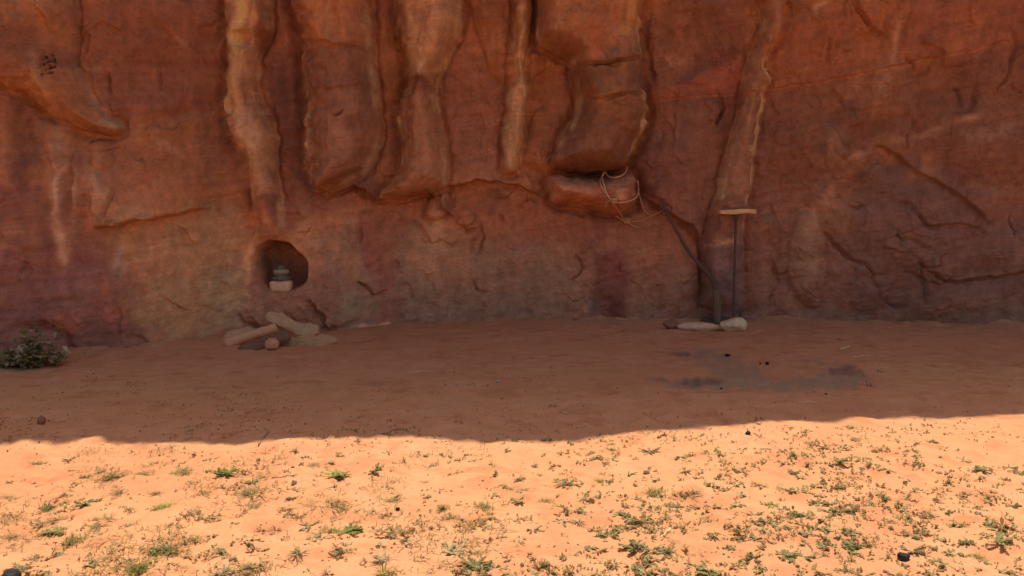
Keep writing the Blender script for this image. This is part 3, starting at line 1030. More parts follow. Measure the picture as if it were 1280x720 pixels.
def build_ground():
    s = 0.0165
    xs = list(np.arange(-6.6, 6.9, s))
    xs = np.array(grow(xs[0], -s, 1.11, 420)[::-1] + xs + grow(xs[-1], s, 1.11, 420))
    ys = list(np.arange(3.2, 6.2, 0.011)) + list(np.arange(6.2, 12.2, 0.0185))
    ys = np.array(grow(ys[0], -0.011, 1.11, 420)[::-1] + ys + grow(ys[-1], 0.0185, 1.11, 420))
    XX, YY = np.meshgrid(xs, ys)
    X = XX.ravel()
    Y = YY.ravel()
    Z = ground_h(X, Y)
    ok = (Y > 3)
    PX, PY = project(X, np.maximum(Y, 0.5), Z)
    PX = np.where(ok, PX, -9999)
    f = Field(PX + 5 * fbm(PX / 30, PY / 12, 501, 3), PY + 2.5 * fbm(PX / 30, PY / 12, 511, 3))
    sand = np.array(SAND)
    f.c[:] = sand
    al = np.arange(len(X))
    q = fbm(X * 0.8, Y * 0.8, 521, 4)
    f.mix(al, sand * np.array([0.90, 0.84, 0.84]), 0.6 * sstep(0.0, 0.5, q))
    q = fbm(X * 2.5, Y * 2.5, 531, 4)
    f.mix(al, sand * np.array([1.05, 1.12, 1.2]), 0.5 * sstep(0.05, 0.5, q))
    q = fbm(X * 5, Y * 5, 541, 3)
    f.mix(al, sand * np.array([0.82, 0.68, 0.64]), 0.55 * sstep(0.22, 0.55, q))
    # ash and charcoal from old fires
    ash = A(109, 74, 57)
    dark = A(86, 55, 44)
    f.cpatch([(806, 474), (830, 472), (848, 478), (900, 470), (930, 470), (965, 474), (1010, 472), (1050, 462), (1078, 464), (1088, 474), (1070, 486), (1030, 490), (960, 489), (910, 486), (870, 488), (835, 482)], 4, ash, 0.85, 0.5, 9)
    f.cpatch([(850, 440), (900, 437), (925, 446), (950, 462), (955, 475), (890, 472), (870, 456)], 6, ash, 0.75, 0.7, 9)
    f.cpatch([(820, 440), (860, 440), (864, 444), (840, 445)], 2.5, dark, 0.7, 0.5, 8)
    f.cpatch([(840, 476), (870, 474), (905, 474), (900, 480), (870, 484), (846, 481)], 3, dark, 0.7, 0.7, 8)
    f.cpatch([(806, 474), (828, 472), (836, 478), (815, 478)], 2, dark, 0.5, 0.5, 8)
    f.cpatch([(1036, 460), (1060, 456), (1080, 462), (1084, 472), (1060, 470), (1040, 470)], 3, dark, 0.65, 0.5, 8)
    f.cpatch([(975, 452), (1020, 450), (1060, 454), (1040, 458), (1000, 457)], 3, ash, 0.5, 0.8, 8)
    f.cpatch([(900, 470), (960, 474), (960, 480), (910, 482)], 3, A(118, 82, 60), 0.4, 0.9, 7)
    f.cpatch([(240, 484), (270, 481), (272, 485), (245, 488)], 2, dark, 0.45, 0.9, 8)
    f.cpatch([(455, 478), (485, 475), (490, 481), (460, 482)], 2, dark, 0.35, 0.9, 8)
    V = np.stack([X, Y, Z], 1)
    nx, ny = len(xs), len(ys)
    idx = np.arange(ny * nx).reshape(ny, nx)
    Fc = np.stack([idx[:-1, :-1], idx[:-1, 1:], idx[1:, 1:], idx[1:, :-1]], -1).reshape(-1, 4)
    me = mesh_from('ground', V, Fc, True, f.c)
    o = link('ground', me, sand_mat())
    o['kind'] = 'structure'


SAND = (0.66, 0.291, 0.128)
build_ground()


# ------------------------------------------------------------------ stones, slabs, tubes
def stone_bm(dims, seed, rough=0.22, sub=4, flat=0.0, angular=0.0):
    bm = bmesh.new()
    bmesh.ops.create_icosphere(bm, subdivisions=sub, radius=1.0)
    rs = random.Random(seed)
    planes = []
    for _ in range(9):
        v = Vector((rs.gauss(0, 1), rs.gauss(0, 1), rs.gauss(0, 1))).normalized()
        planes.append((v, rs.uniform(0.6, 0.86) if angular > 0.75 else rs.uniform(0.62, 0.9)))
    from mathutils import noise as mn
    o = Vector((seed * 3.1, seed * 1.7, seed * 0.3))
    for v in bm.verts:
        c = v.co.copy()
        if angular:
            for pn, pd in planes:
                e = c.dot(pn) - pd
                if e > 0:
                    c -= pn * e * angular
        k = 1 + rough * mn.fractal(c * 1.3 + o, 0.8, 2.0, 4) * 0.7
        c *= k
        if flat and c.z < -flat:
            c.z = -flat + (c.z + flat) * 0.15
        v.co = Vector((c.x * dims[0] / 2, c.y * dims[1] / 2, c.z * dims[2] / 2))
    return bm


def bm_obj(name, bm, mat, parent=None, smooth=True, loc=None, rot=None):
    me = bpy.data.meshes.new(name)
    bm.to_mesh(me)
    bm.free()
    for p in me.polygons:
        p.use_smooth = smooth
    o = link(name, me, mat, parent)
    if loc is not None:
        o.location = loc
    if rot is not None:
        o.rotation_euler = rot
    return o


def slab_bm(pts, thick, seed, rough=0.012):
    """an irregular plate: front outline pts (world), thickness along the plate's back normal"""
    n = len(pts)
    c = sum(pts, Vector()) / n
    nrm = Vector()
    for i in range(n):
        nrm += (pts[i] - c).cross(pts[(i + 1) % n] - c)
    nrm.normalize()
    if nrm.y > 0:
        nrm = -nrm
    bm = bmesh.new()
    rings = []
    for inset, dep in ((0.82, 0.35), (0.97, 0.12), (1.0, 0.0), (1.02, -0.5), (1.0, -0.95), (0.9, -1.05)):
        rings.append([bm.verts.new(c + (p - c) * inset + nrm * dep * thick * (1 if dep < 0 else 0.5)) for p in pts])
    f = bm.verts.new(c + nrm * 0.2 * thick)
    b = bm.verts.new(c - nrm * 1.05 * thick)
    for i in range(n):
        j = (i + 1) % n
        bm.faces.new((f, rings[0][i], rings[0][j]))
        bm.faces.new((b, rings[-1][j], rings[-1][i]))
        for a, d in zip(rings[:-1], rings[1:]):
            bm.faces.new((a[i], d[i], d[j], a[j]))
    bmesh.ops.recalc_face_normals(bm, faces=bm.faces)
    bmesh.ops.subdivide_edges(bm, edges=bm.edges, cuts=3, use_grid_fill=True)
    from mathutils import noise as mn
    o = Vector((seed * 3.3, seed, seed * 0.7))
    for v in bm.verts:
        v.co += mn.noise_vector(v.co * 9 + o) * rough + mn.noise_vector(v.co * 28 + o) * rough * 0.5
    return bm


def tube_bm(bm, pts, rad, sides=10, closed=False, cap=True):
    """a tube through pts, rad a number or a list"""
    n = len(pts)
    R = rad if isinstance(rad, (list, tuple)) else [rad] * n
    rings = []
    ref = Vector((0.13, 0.2, 0.97))
    for i in range(n):
        if closed:
            t = pts[(i + 1) % n] - pts[i - 1]
        else:
            t = pts[min(i + 1, n - 1)] - pts[max(i - 1, 0)]
        t.normalize()
        a = t.cross(ref)
        if a.length < 1e-3:
            a = t.cross(Vector((1, 0, 0)))
        a.normalize()
        b = t.cross(a)
        rings.append([bm.verts.new(pts[i] + (a * math.cos(k * 2 * math.pi / sides) + b * math.sin(k * 2 * math.pi / sides)) * R[i]) for k in range(sides)])
    m = n if closed else n - 1
    for i in range(m):
        A_, B_ = rings[i], rings[(i + 1) % n]
        for k in range(sides):
            l = (k + 1) % sides
            bm.faces.new((A_[k], A_[l], B_[l], B_[k]))
    if cap and not closed:
        bm.faces.new(rings[0][::-1])
        bm.faces.new(rings[-1])
    return bm


def spline(pts, n=8):
    """Catmull-Rom through pts"""
    out = []
    P_ = [pts[0] * 2 - pts[1]] + list(pts) + [pts[-1] * 2 - pts[-2]]
    for i in range(1, len(P_) - 2):
        a, b, c, d = P_[i - 1], P_[i], P_[i + 1], P_[i + 2]
        for k in range(n):
            t = k / n
            out.append(0.5 * ((2 * b) + (c - a) * t + (2 * a - 5 * b + 4 * c - d) * t * t + (3 * b - a - 3 * c + d) * t ** 3))
    out.append(pts[-1].copy())
    return out


M_PALE = solid_mat('pale_limestone', A(164, 112, 86), 0.22, 14)
M_PALE2 = solid_mat('pale_stone', A(150, 104, 82), 0.2, 18)
M_GREY = solid_mat('grey_brown_rock', A(138, 92, 66), 0.16, 10, bump=0.008)
M_TAN = solid_mat('tan_rock', A(132, 84, 57), 0.16, 10, bump=0.008)
M_BOULD = solid_mat('buff_rock', A(142, 86, 62), 0.18, 12)
M_RED = solid_mat('red_stone', A(98, 54, 40), 0.2, 14)
M_DARKW = solid_mat('weathered_dark_wood', A(90, 54, 38), 0.35, 12, stretch=(0.4, 6, 6))
M_LOG = solid_mat('debarked_log', A(152, 92, 66), 0.14, 10, stretch=(0.5, 5, 5), bump=0.003)
M_BLACK = solid_mat('charcoal', (0.022, 0.019, 0.018), 0.4, 20, bump=0.006)
M_BASALT = solid_mat('dark_stone', (0.045, 0.038, 0.035), 0.3, 25, bump=0.006)
M_METAL = solid_mat('rusty_iron', A(66, 42, 33), 0.3, 25, rough=0.7, bump=0.001)
M_PIPE = solid_mat('weathered_pole', A(78, 54, 42), 0.25, 8, stretch=(5, 5, 0.6), bump=0.002)
M_PLANK = solid_mat('pale_plank', A(150, 102, 74), 0.25, 10, stretch=(0.6, 5, 5), bump=0.003)
M_ROPE = solid_mat('hemp_rope', A(140, 92, 66), 0.25, 60, bump=0.003)
M_POT = solid_mat('sooty_pot', A(76, 58, 46), 0.3, 20, rough=0.6, bump=0.001)
M_POT2 = solid_mat('grey_pot', A(112, 84, 64), 0.2, 30, rough=0.6, bump=0.001)
M_CLAY = solid_mat('pink_stone', A(172, 108, 84), 0.12, 18)
M_TWIG = solid_mat('bleached_twig', A(168, 122, 92), 0.2, 40)
M_TWIGD = solid_mat('brown_twig', A(110, 72, 56), 0.25, 40)
M_PEB = solid_mat('pale_pebble', (0.50, 0.36, 0.24), 0.15, 30)

# the pile below the niche -----------------------------------------------------
GR = 'stones and timber piled under the niche'


def plane_pts(px, y0, slope):
    """drawing points put on a leaning plane y = y0 + slope*z"""
    out = []
    for x, y in px:
        d = ray(x, y)
        t = (y0 + slope * CAMZ) / (d[1] - slope * d[2])
        out.append(Vector((d[0] * t, d[1] * t, CAMZ + d[2] * t)))
    return out


y_pile = 10.0
o = bm_obj('rock_slab', slab_bm(plane_pts([(332, 396), (333, 391), (339, 389), (347, 391), (354, 392), (361, 396), (368, 401), (378, 403), (388, 404), (398, 407), (396, 412), (398, 416), (390, 420), (380, 421), (374, 420), (362, 414), (355, 410), (345, 406), (337, 402)], 9.86, 0.55), 0.07, 3, 0.019), M_GREY)
tag(recentre(o), 'flat grey-brown rock slab leaning diagonally on the wall below the niche', 'rock', GR)
o = bm_obj('rock_slab', slab_bm(plane_pts([(280, 421), (284, 415), (294, 412), (304, 409), (311, 408), (318, 410), (330, 410), (330, 420), (310, 424), (290, 427), (283, 426)], 9.9, 0.9), 0.06, 5, 0.015), M_GREY)
tag(recentre(o), 'thin brownish rock slab lying behind the pale log', 'rock', GR)
o = bm_obj('log', tube_bm(bmesh.new(), spline([P(281, 432, 9.55), P(292, 427, 9.60), P(310, 420.5, 9.68), P(328, 415, 9.76), P(345, 409.5, 9.84)], 6), [0.040, 0.066, 0.075, 0.072, 0.065, 0.060, 0.058, 0.062, 0.060, 0.055, 0.054, 0.056, 0.059, 0.056, 0.052, 0.052, 0.054, 0.058, 0.061, 0.057, 0.053, 0.054, 0.057, 0.058, 0.055], 14), M_LOG)
tag(recentre(o), 'pale straight debarked log lying across the pile under the niche', 'log', GR)
o = bm_obj('rock_slab', slab_bm(plane_pts([(296, 437), (300, 432), (318, 425), (340, 417), (356, 412), (360, 414), (363, 420), (355, 425), (340, 430), (322, 436), (306, 438.5)], 9.3, 1.7), 0.06, 8, 0.008), M_DARKW)
tag(recentre(o), 'dark purplish flat slab under the pale log', 'rock', GR)
o = bm_obj('rock', slab_bm(plane_pts([(347, 431), (350, 426), (358, 421), (372, 421), (388, 419), (405, 418), (418, 420), (421, 424), (416, 429), (400, 434), (385, 437), (375, 438), (365, 434), (352, 436)], 9.62, 1.0), 0.11, 9, 0.024), M_TAN)
tag(recentre(o), 'long low brown rock lying on the sand at the right end of the pile', 'rock', GR)
g = GG(338.5, 437)
o = bm_obj('rock', stone_bm((0.155, 0.14, 0.14), 11, 0.15, 4, 0.6), M_BOULD, loc=(g.x, g.y + 0.05, g.z + 0.05))
tag(o, 'small rounded buff stone in front of the dark slab', 'stone', GR)
g = GG(366, 418)

# pots in the niche ----------------------------------------------------------
yn = wall_y(352, 372, 3) + 0.16


def lathe(name, prof, mat, loc, seg=28, squash=(1, 1), wob=0.0, parent=None):
    bm = bmesh.new()
    rings = []
    for r, z in prof:
        rings.append([bm.verts.new(((r + wob * math.sin(3 * a + z * 30)) * math.cos(a) * squash[0], (r + wob * math.cos(2 * a)) * math.sin(a) * squash[1], z)) for a in [k * 2 * math.pi / seg for k in range(seg)]])
    for a, b in zip(rings[:-1], rings[1:]):
        for k in range(seg):
            l = (k + 1) % seg
            bm.faces.new((a[k], a[l], b[l], b[k]))
    bm.faces.new(rings[0][::-1])
    bm.faces.new(rings[-1])
    return bm_obj(name, bm, mat, parent, loc=loc)


pb = P(352, 364.5, yn)
bs = yn / F
ped = stone_bm((0.0, 0.0, 0.0), 1)
ped.free()
bm = bmesh.new()
bmesh.ops.create_cube(bm, size=1.0)
bmesh.ops.bevel(bm, geom=list(bm.edges), offset=0.34, segments=5, affect='EDGES', profile=0.6)
from mathutils import noise as mn
for v in bm.verts:
    v.co += mn.noise_vector(v.co * 3) * 0.03
    k = 1 - 0.10 * (0.5 - v.co.z)
    v.co = Vector((v.co.x * 28.5 * bs * k, v.co.y * 22 * bs * k, (v.co.z + 0.5) * 15 * bs))
o = bm_obj('stone_block', bm, M_CLAY, loc=(pb.x, pb.y, pb.z - 0.005))
tag(o, 'pale pink squared stone standing in the niche under the pots', 'stone')
z1 = pb.z + 14.2 * bs - 0.005
pot = empty('cooking_pot', (pb.x, pb.y, z1), 'dark sooty pot with a grey lid standing on the pink stone in the niche', 'pot')
lathe('body', [(8.5 * bs, 0), (11.0 * bs, 1 * bs), (12.2 * bs, 3.2 * bs), (11.6 * bs, 4.6 * bs), (9.2 * bs, 5.4 * bs), (8.4 * bs, 6.2 * bs), (9.0 * bs, 7.4 * bs), (9.2 * bs, 8.6 * bs), (8.6 * bs, 9.2 * bs)], M_POT, (0, 0, 0), parent=pot)
lathe('rim', [(8.2 * bs, 9.0 * bs), (9.6 * bs, 9.4 * bs), (10.0 * bs, 11.2 * bs), (9.5 * bs, 13.2 * bs), (8.2 * bs, 14.2 * bs), (6.2 * bs, 14.6 * bs)], M_POT2, (0, 0, 0), parent=pot)
lid = lathe('lid', [(6.0 * bs, 14.5 * bs), (6.8 * bs, 15.2 * bs), (6.2 * bs, 16.4 * bs), (4.6 * bs, 17.2 * bs), (4.4 * bs, 18.6 * bs), (3.4 * bs, 19.6 * bs), (1.5 * bs, 20 * bs)], M_POT, (0, 0, 0), parent=pot)

# stand with the plank ---------------------------------------------------------
ys = 11.30
b0 = P(917.5, 403, ys)
t0 = P(920, 267, ys)
st = empty('post_stand', (b0.x, b0.y, 0.0), 'thin iron post carrying a short pale plank on its top', 'post')


def loc_pts(root, pts):
    return [p - root.location for p in pts]


bm = tube_bm(bmesh.new(), loc_pts(st, spline([b0 - Vector((0, 0, 0.05)), P(917.6, 360, ys), P(919, 310, ys), t0], 6)), 0.017, 10)
tube_bm(bm, loc_pts(st, [P(920, 277, ys), P(920, 271, ys), P(920, 267.5, ys)]), [0.017, 0.035, 0.055], 10)
bm_obj('post', bm, M_METAL, st)
bm = bmesh.new()
bmesh.ops.create_cube(bm, size=1.0)
bmesh.ops.subdivide_edges(bm, edges=bm.edges, cuts=6, use_grid_fill=True)
for v in bm.verts:
    c = v.co.copy()
    taper = 1 - 0.35 * max(0, -c.x)
    v.co = Vector((c.x * 0.47, c.y * 0.15, c.z * 0.056 * taper + 0.008 * c.x + 0.006 * math.sin(c.x * 7))) + mn.noise_vector(c * 4) * 0.011
bmesh.ops.bevel(bm, geom=[e for e in bm.edges if e.is_boundary], offset=0.003, segments=1)
pc = P(921, 264.5, ys)
bm_obj('plank', bm, M_PLANK, st, smooth=False, loc=pc - st.location)

# bent pole -------------------------------------------------------------------
yb_ = 11.32
pr = empty('bent_pole', (P(896, 402, yb_).x, yb_, 0.0), 'dark bent pole leaning from the pale stones up to the rock knob', 'pole')
top = WP(829, 259, 0.06)
y_t = top.y
foot = [P(896.5, 404, yb_), P(896.5, 385, yb_), P(895.5, 362, yb_)]
bm_obj('sleeve', tube_bm(bmesh.new(), loc_pts(pr, spline(foot, 6)), 0.051, 14), M_PIPE, pr)
arm = [P(894, 368, yb_), P(892, 354, yb_), P(886, 344, yb_ - 0.01), P(872, 328, yb_ * 0.6 + y_t * 0.4), P(858, 310, yb_ * 0.45 + y_t * 0.55), P(845, 287, yb_ * 0.25 + y_t * 0.75), P(836, 270, yb_ * 0.1 + y_t * 0.9), top]
ap = spline(arm, 6)
bm_obj('arm', tube_bm(bmesh.new(), loc_pts(pr, ap), [0.031 - 0.013 * i / (len(ap) - 1) for i in range(len(ap))], 12), M_METAL, pr)
bm = bmesh.new()
for cx, cy, rr, ang in ((834, 261, 5.5, 0.3), (827, 256, 3.5, 1.0), (830, 266, 3.5, 2.0)):
    ctr = P(cx, cy, y_t - 0.03)
    k = rr * y_t / F
    tube_bm(bm, loc_pts(pr, [ctr + Vector((math.cos(a) * k, math.sin(a + ang) * k * 0.5, math.sin(a) * k)) for a in [i * 2 * math.pi / 20 for i in range(20)]]), 0.008, 8, closed=True)
bm_obj('wire_loop', bm, M_METAL, pr)

# rope ---------------------------------------------------------------------------
rp = empty('rope', WP(757, 240, 0.03), 'pale rope looped round the rock knob and tied in a knot', 'rope')


def rope_path(px, off=0.015, r=3.0, n=6):
    pts = [WP(x, y, off, r) for x, y in px]
    # keep it from jumping at edges: limit the change in depth
    ys_ = [p.y for p in pts]
    sm = [sum(ys_[max(0, i - 1):i + 2]) / len(ys_[max(0, i - 1):i + 2]) for i in range(len(ys_))]
    return spline([P(x, y, min(a, b)) for (x, y), a, b in zip(px, ys_, sm)], n)


RR = 0.0105
bm = bmesh.new()
tube_bm(bm, loc_pts(rp, rope_path([(784, 209), (782, 215), (776, 220), (768, 222), (760, 220), (756, 215), (753, 220), (754, 228), (758, 240), (764, 250), (770, 253), (780, 253), (790, 250), (797, 244), (798, 235), (797, 226)])), RR, 8)
tube_bm(bm, loc_pts(rp, rope_path([(756, 215), (751, 224), (751, 231), (757, 241), (763, 249), (770, 259), (777, 270), (781, 276)])), RR, 8)
bm_obj('loop', bm, M_ROPE, rp)
for path, off, k in (([(798, 238), (800, 247), (803, 258), (806, 264), (811, 268)], 0.02, 0.8), ([(770, 270), (778, 275), (788, 280), (798, 285)], 0.03, 0.8),
                     ([(788, 277), (800, 276), (812, 271), (822, 266), (828, 263)], 0.03, 0.6), ([(766, 250), (760, 252), (757, 258)], 0.03, 1.0)):
    bm_obj('loose_end', tube_bm(bmesh.new(), loc_pts(rp, rope_path(path, off)), RR * k, 8), M_ROPE, rp)
for cx, cy, s_ in ((784, 276, 3.6), (768, 251, 3.2)):
    c = WP(cx, cy, 0.035)
    k = s_ * c.y / F
    pts = []
    for q in range(64):
        a = q * 2 * math.pi / 16
        pts.append(c + Vector(((q / 64 - 0.5) * k * 2.2 + math.sin(a) * k * 0.2, math.cos(a) * k * 0.6, math.sin(a) * k * 0.85)))
    bm_obj('knot', tube_bm(bmesh.new(), loc_pts(rp, pts), RR, 6), M_ROPE, rp)

# stones at the foot of the posts ----------------------------------------------
GF = 'stones at the foot of the posts'


def ground_stone(name, x0, x1, ytop, ybot, mat, seed, label, cat='stone', group=None, depth=0.7, angular=0.5, rough=0.2, sub=4, flat=0.7, rz=0.0):
    g = GG((x0 + x1) / 2, ybot)
    k = g.y / F
    W_ = (x1 - x0) * k
    H_ = (ybot - ytop) * k * 1.02
    D_ = W_ * depth
    o = bm_obj(name, stone_bm((W_, D_, H_ * 1.25), seed, rough, sub, flat, angular), mat, loc=(g.x, g.y + D_ * 0.45, g.z + H_ * 0.40), rot=(0, 0, rz))
    tag(o, label, cat, group)
    return o


ground_stone('rock', 900, 937, 397.5, 415.5, M_PALE, 21, 'pale blocky stone at the foot of the thin post', 'stone', GF, 0.7, 1.0, 0.15)
ground_stone('rock', 850, 902, 402, 414, M_PALE2, 22, 'long flat pale stone left of the pale block at the post foot', 'stone', GF, 0.4, 0.95, 0.2)
ground_stone('rock', 828, 853, 400.5, 411.5, M_RED, 23, 'small red-brown stone at the left end of the row below the pole', 'stone', GF, 0.6, 0.8)
ground_stone('rock', 872, 920, 397, 404.5, M_METAL, 24, 'low dark flat stone round the foot of the bent pole', 'stone', GF, 0.35, 0.7)

# loose stones, charcoal and twigs ------------------------------------------------
ground_stone('rock', 1123.5, 1139.5, 691, 702, M_BASALT, 31, 'black angular stone among weeds on the sunlit sand at front right', 'stone', None, 0.8, 1.0, 0.3)
ground_stone('rock', -4, 22, 714, 730, M_BASALT, 32, 'dark rough stone at the bottom left corner of the sunlit sand', 'stone', None, 0.8, 0.7)
ground_stone('rock', 44, 55, 521.5, 530.5, M_RED, 33, 'round reddish stone on the shaded sand at left', 'stone', None, 0.9, 0.2, 0.1)
ground_stone('rock', 932, 939, 539, 544, M_BASALT, 34, 'small dark stone just in front of the shadow edge', 'stone', None, 0.8, 0.8, sub=3)
GC = 'charcoal lumps on the ash patch'
ground_stone('charcoal', 905.5, 914, 442.5, 446, M_BLACK, 35, 'black charcoal lump at the back edge of the ash patch', 'charcoal', GC, 0.5, 0.8, sub=3)
ground_stone('charcoal', 956.5, 962, 452.5, 456, M_BLACK, 36, 'black charcoal lump in the middle of the ash patch, the larger of a pair', 'charcoal', GC, 0.6, 0.8, sub=3)
ground_stone('charcoal', 949, 952.5, 453.5, 455.5, M_BLACK, 37, 'tiny charcoal bit left of the larger lump of the pair', 'charcoal', GC, 0.6, 0.8, sub=3)
ground_stone('charcoal', 1031, 1035, 491.5, 493.5, M_BLACK, 38, 'small charcoal bit in front of the right end of the ash patch', 'charcoal', GC, 0.6, 0.8, sub=3)
ground_stone('charcoal', 900, 904, 484.5, 486.5, M_BLACK, 39, 'small charcoal bit on the front edge of the ash patch', 'charcoal', GC, 0.6, 0.8, sub=3)
ground_stone('charcoal', 494, 500, 634, 638, M_BLACK, 40, 'small black chip on the sunlit sand below the pale straw tuft', 'charcoal', None, 0.5, 0.8, sub=3)
ground_stone('pebble', 363, 371, 600, 606, M_PEB, 41, 'pale pebble on sunlit sand left of the bright green weed', 'pebble', None, 0.8, 0.7, sub=3)
ground_stone('pebble', 804, 813, 587, 592.5, M_PEB, 42, 'pale whitish pebble on the sunlit sand right of centre', 'pebble', None, 0.8, 0.7, sub=3)
ground_stone('pebble', 702, 710, 515, 518, M_GREY, 43, 'flat grey chip on the shaded sand near the shadow edge', 'pebble', None, 0.6, 0.8, sub=3)
ground_stone('pebble', 620, 625, 475, 478, M_PEB, 44, 'tiny pale pebble in the middle of the shaded sand', 'pebble', None, 0.8, 0.5, sub=3)
ground_stone('pebble', 768, 772, 419, 421.5, M_PEB, 45, 'tiny white pebble near the wall below the dark red stain', 'pebble', None, 0.8, 0.5, sub=3)
ground_stone('pebble', 946, 952, 528, 531, M_PEB, 46, 'pale pebble at the edge of the shadow right of centre', 'pebble', None, 0.8, 0.5, sub=3)
ground_stone('pebble', 1104, 1110, 712, 716, M_PEB, 47, 'small white chip at the bottom edge of the sunlit sand', 'pebble', None, 0.8, 0.5, sub=3)


def twig(px, mat, label, r=0.006, zoff=0.006):
    pts = []
    for x, y in px:
        g = GG(x, y)
        pts.append(Vector((g.x, g.y, g.z + zoff)))
    n = spline(pts, 4)
    for i, p in enumerate(n):
        p.z += 0.004 * math.sin(i * 1.7)
    o = bm_obj('twig', tube_bm(bmesh.new(), n, [r * (0.75 + 0.35 * math.sin(i * 2.1)) for i in range(len(n))], 7), mat)
    tag(recentre(o), label, 'twig', 'twigs lying on the sand')


twig([(1051, 437), (1056, 435), (1062, 433)], M_TWIG, 'short bleached stick behind the ash patch', 0.007)
twig([(1066, 447), (1078, 445.5), (1091, 445)], M_TWIG, 'long pale straight twig on shaded sand right of the ash patch', 0.005)
twig([(997, 504), (1010, 503), (1022, 503.5)], M_TWIG, 'pale thin twig lying in front of the ash patch', 0.0035)
twig([(1047, 424), (1054, 426)], M_TWIGD, 'short brown twig near the wall foot at right', 0.008)
twig([(1096, 464), (1103, 465.5)], M_TWIGD, 'small brown twig right of the dark end of the ash patch', 0.007)
twig([(323, 557), (330, 547), (336, 540)], M_TWIGD, 'thin dark forked stick at the shadow edge left of centre', 0.006)
twig([(826, 676), (832, 669), (838, 664)], M_TWIG, 'bleached white stick among weeds on the sunlit sand right of centre', 0.0035, 0.015)
twig([(340, 599), (356, 596.5), (372, 594)], M_TWIGD, 'long dry creeping stem on the sunlit sand left of centre', 0.004)
twig([(508, 467), (525, 465), (545, 465.5)], M_TWIG, 'faint straw stalk on the shaded sand left of centre', 0.003)
o = bm_obj('twig', tube_bm(bmesh.new(), [GG(1057, 714) - Vector((0, 0, 0.02)), GG(1057, 714) + Vector((0.002, 0, 0.02)), GG(1057, 714) + Vector((0.004, -0.002, 0.037))], [0.005, 0.0045, 0.004], 7), M_TWIG)
tag(recentre(o), 'short white stub standing upright in the sand at the bottom edge', 'twig', 'twigs lying on the sand')


# ------------------------------------------------------------------ plants
class Leafer:
    def __init__(s):
        s.v = []
        s.f = []
        s.c = []

    def leaf(s, base, d, up, L, Wd, col, bend=0.3, seg=2):
        """pointed leaf, folded along its rib"""
        side = d.cross(up)
        if side.length < 1e-4:
            side = Vector((1, 0, 0))
        side.normalize()
        up2 = side.cross(d).normalized()
        i0 = len(s.v)
        prof = [(0, 0.18), (0.35, 1.0), (0.7, 0.85), (1.0, 0.08)]
        for t, ww in prof:
            c = base + d * (L * t) + up2 * (-bend * L * t * t)
            h = up2 * (Wd * 0.22 * ww)
            s.v += [c - side * (Wd * 0.5 * ww) + h, c, c + side * (Wd * 0.5 * ww) + h]
            k = random.uniform(0.9, 1.1)
            s.c += [tuple(x * k for x in col)] * 3
        for r in range(3):
            a = i0 + r * 3
            s.f += [(a, a + 1, a + 4, a + 3), (a + 1, a + 2, a + 5, a + 4)]

    def blade(s, base, d, up, L, Wd, col, bend=0.4):
        side = d.cross(Vector((0, 0, 1)))
        if side.length < 1e-4:
            side = Vector((1, 0, 0))
        side.normalize()
        i0 = len(s.v)
        for t in (0, 0.4, 0.75, 1.0):
            c = base + d * (L * t) + Vector((0, 0, -bend * L * t * t))
            ww = Wd * (1 - 0.85 * t)
            s.v += [c - side * ww * 0.5, c + side * ww * 0.5]
            s.c += [col] * 2
        for r in range(3):
            a = i0 + r * 2
            s.f.append((a, a + 1, a + 3, a + 2))

    def mesh(s, name):
        return mesh_from(name, np.array([tuple(v) for v in s.v]), s.f, True, s.c)


def jit(c, a=0.18):
    k = random.uniform(1 - a, 1 + a)
    return (c[0] * k * random.uniform(0.92, 1.08), c[1] * k, c[2] * k * random.uniform(0.9, 1.1))


GREEN = (0.315, 0.290, 0.095)
BRIGHT = (0.300, 0.320, 0.060)
GREYG = (0.420, 0.360, 0.175)
PALEG = (0.460, 0.400, 0.230)
OLIVE = (0.370, 0.285, 0.105)
STRAW = (0.360, 0.245, 0.090)
BROWN = (0.270, 0.145, 0.065)


def up_dir(el):
    a = random.uniform(0, 2 * math.pi)
    return Vector((math.cos(a) * math.cos(el), math.sin(a) * math.cos(el), math.sin(el)))


def proto_leafy(seed, pal, n_st=9, dense=1.0):
    n_st = int(n_st * 1.5)
    """creeping weed: short stems from one root with pairs of small leaves; unit radius 0.5"""
    random.seed(seed)
    lf = Leafer()
    for s_ in range(n_st):
        a = random.uniform(0, 2 * math.pi)
        ln = random.uniform(0.22, 0.50)
        el = random.uniform(0.08, 0.55)
        d = Vector((math.cos(a) * math.cos(el), math.sin(a) * math.cos(el), math.sin(el)))
        p0 = Vector((random.gauss(0, 0.05), random.gauss(0, 0.05), 0))
        p1 = p0 + d * ln
        p1.z *= 0.85
        lf.blade(p0, d, None, ln, 0.018, jit(BROWN), 0.12)
        m = int(random.randint(8, 12) * dense)
        for i in range(m):
            t = (i + 0.6) / m
            c = p0.lerp(p1, t)
            for sg in (-1, 1):
                dd = (d * 0.5 + Vector((-d.y, d.x, 0)) * sg * random.uniform(0.5, 1) + Vector((0, 0, random.uniform(0.1, 0.8)))).normalized()
                col = jit(random.choice(pal))
                lf.leaf(c, dd, Vector((0, 0, 1)), random.uniform(0.06, 0.105), random.uniform(0.035, 0.055), col, random.uniform(0, 0.4))
        col = jit(random.choice(pal))
        for q in range(4):
            dd = (d + up_dir(random.uniform(0.2, 1.2))).normalized()
            lf.leaf(p1, dd, Vector((0, 0, 1)), random.uniform(0.06, 0.10), 0.04, col, 0.2)
    return lf.mesh('weed')


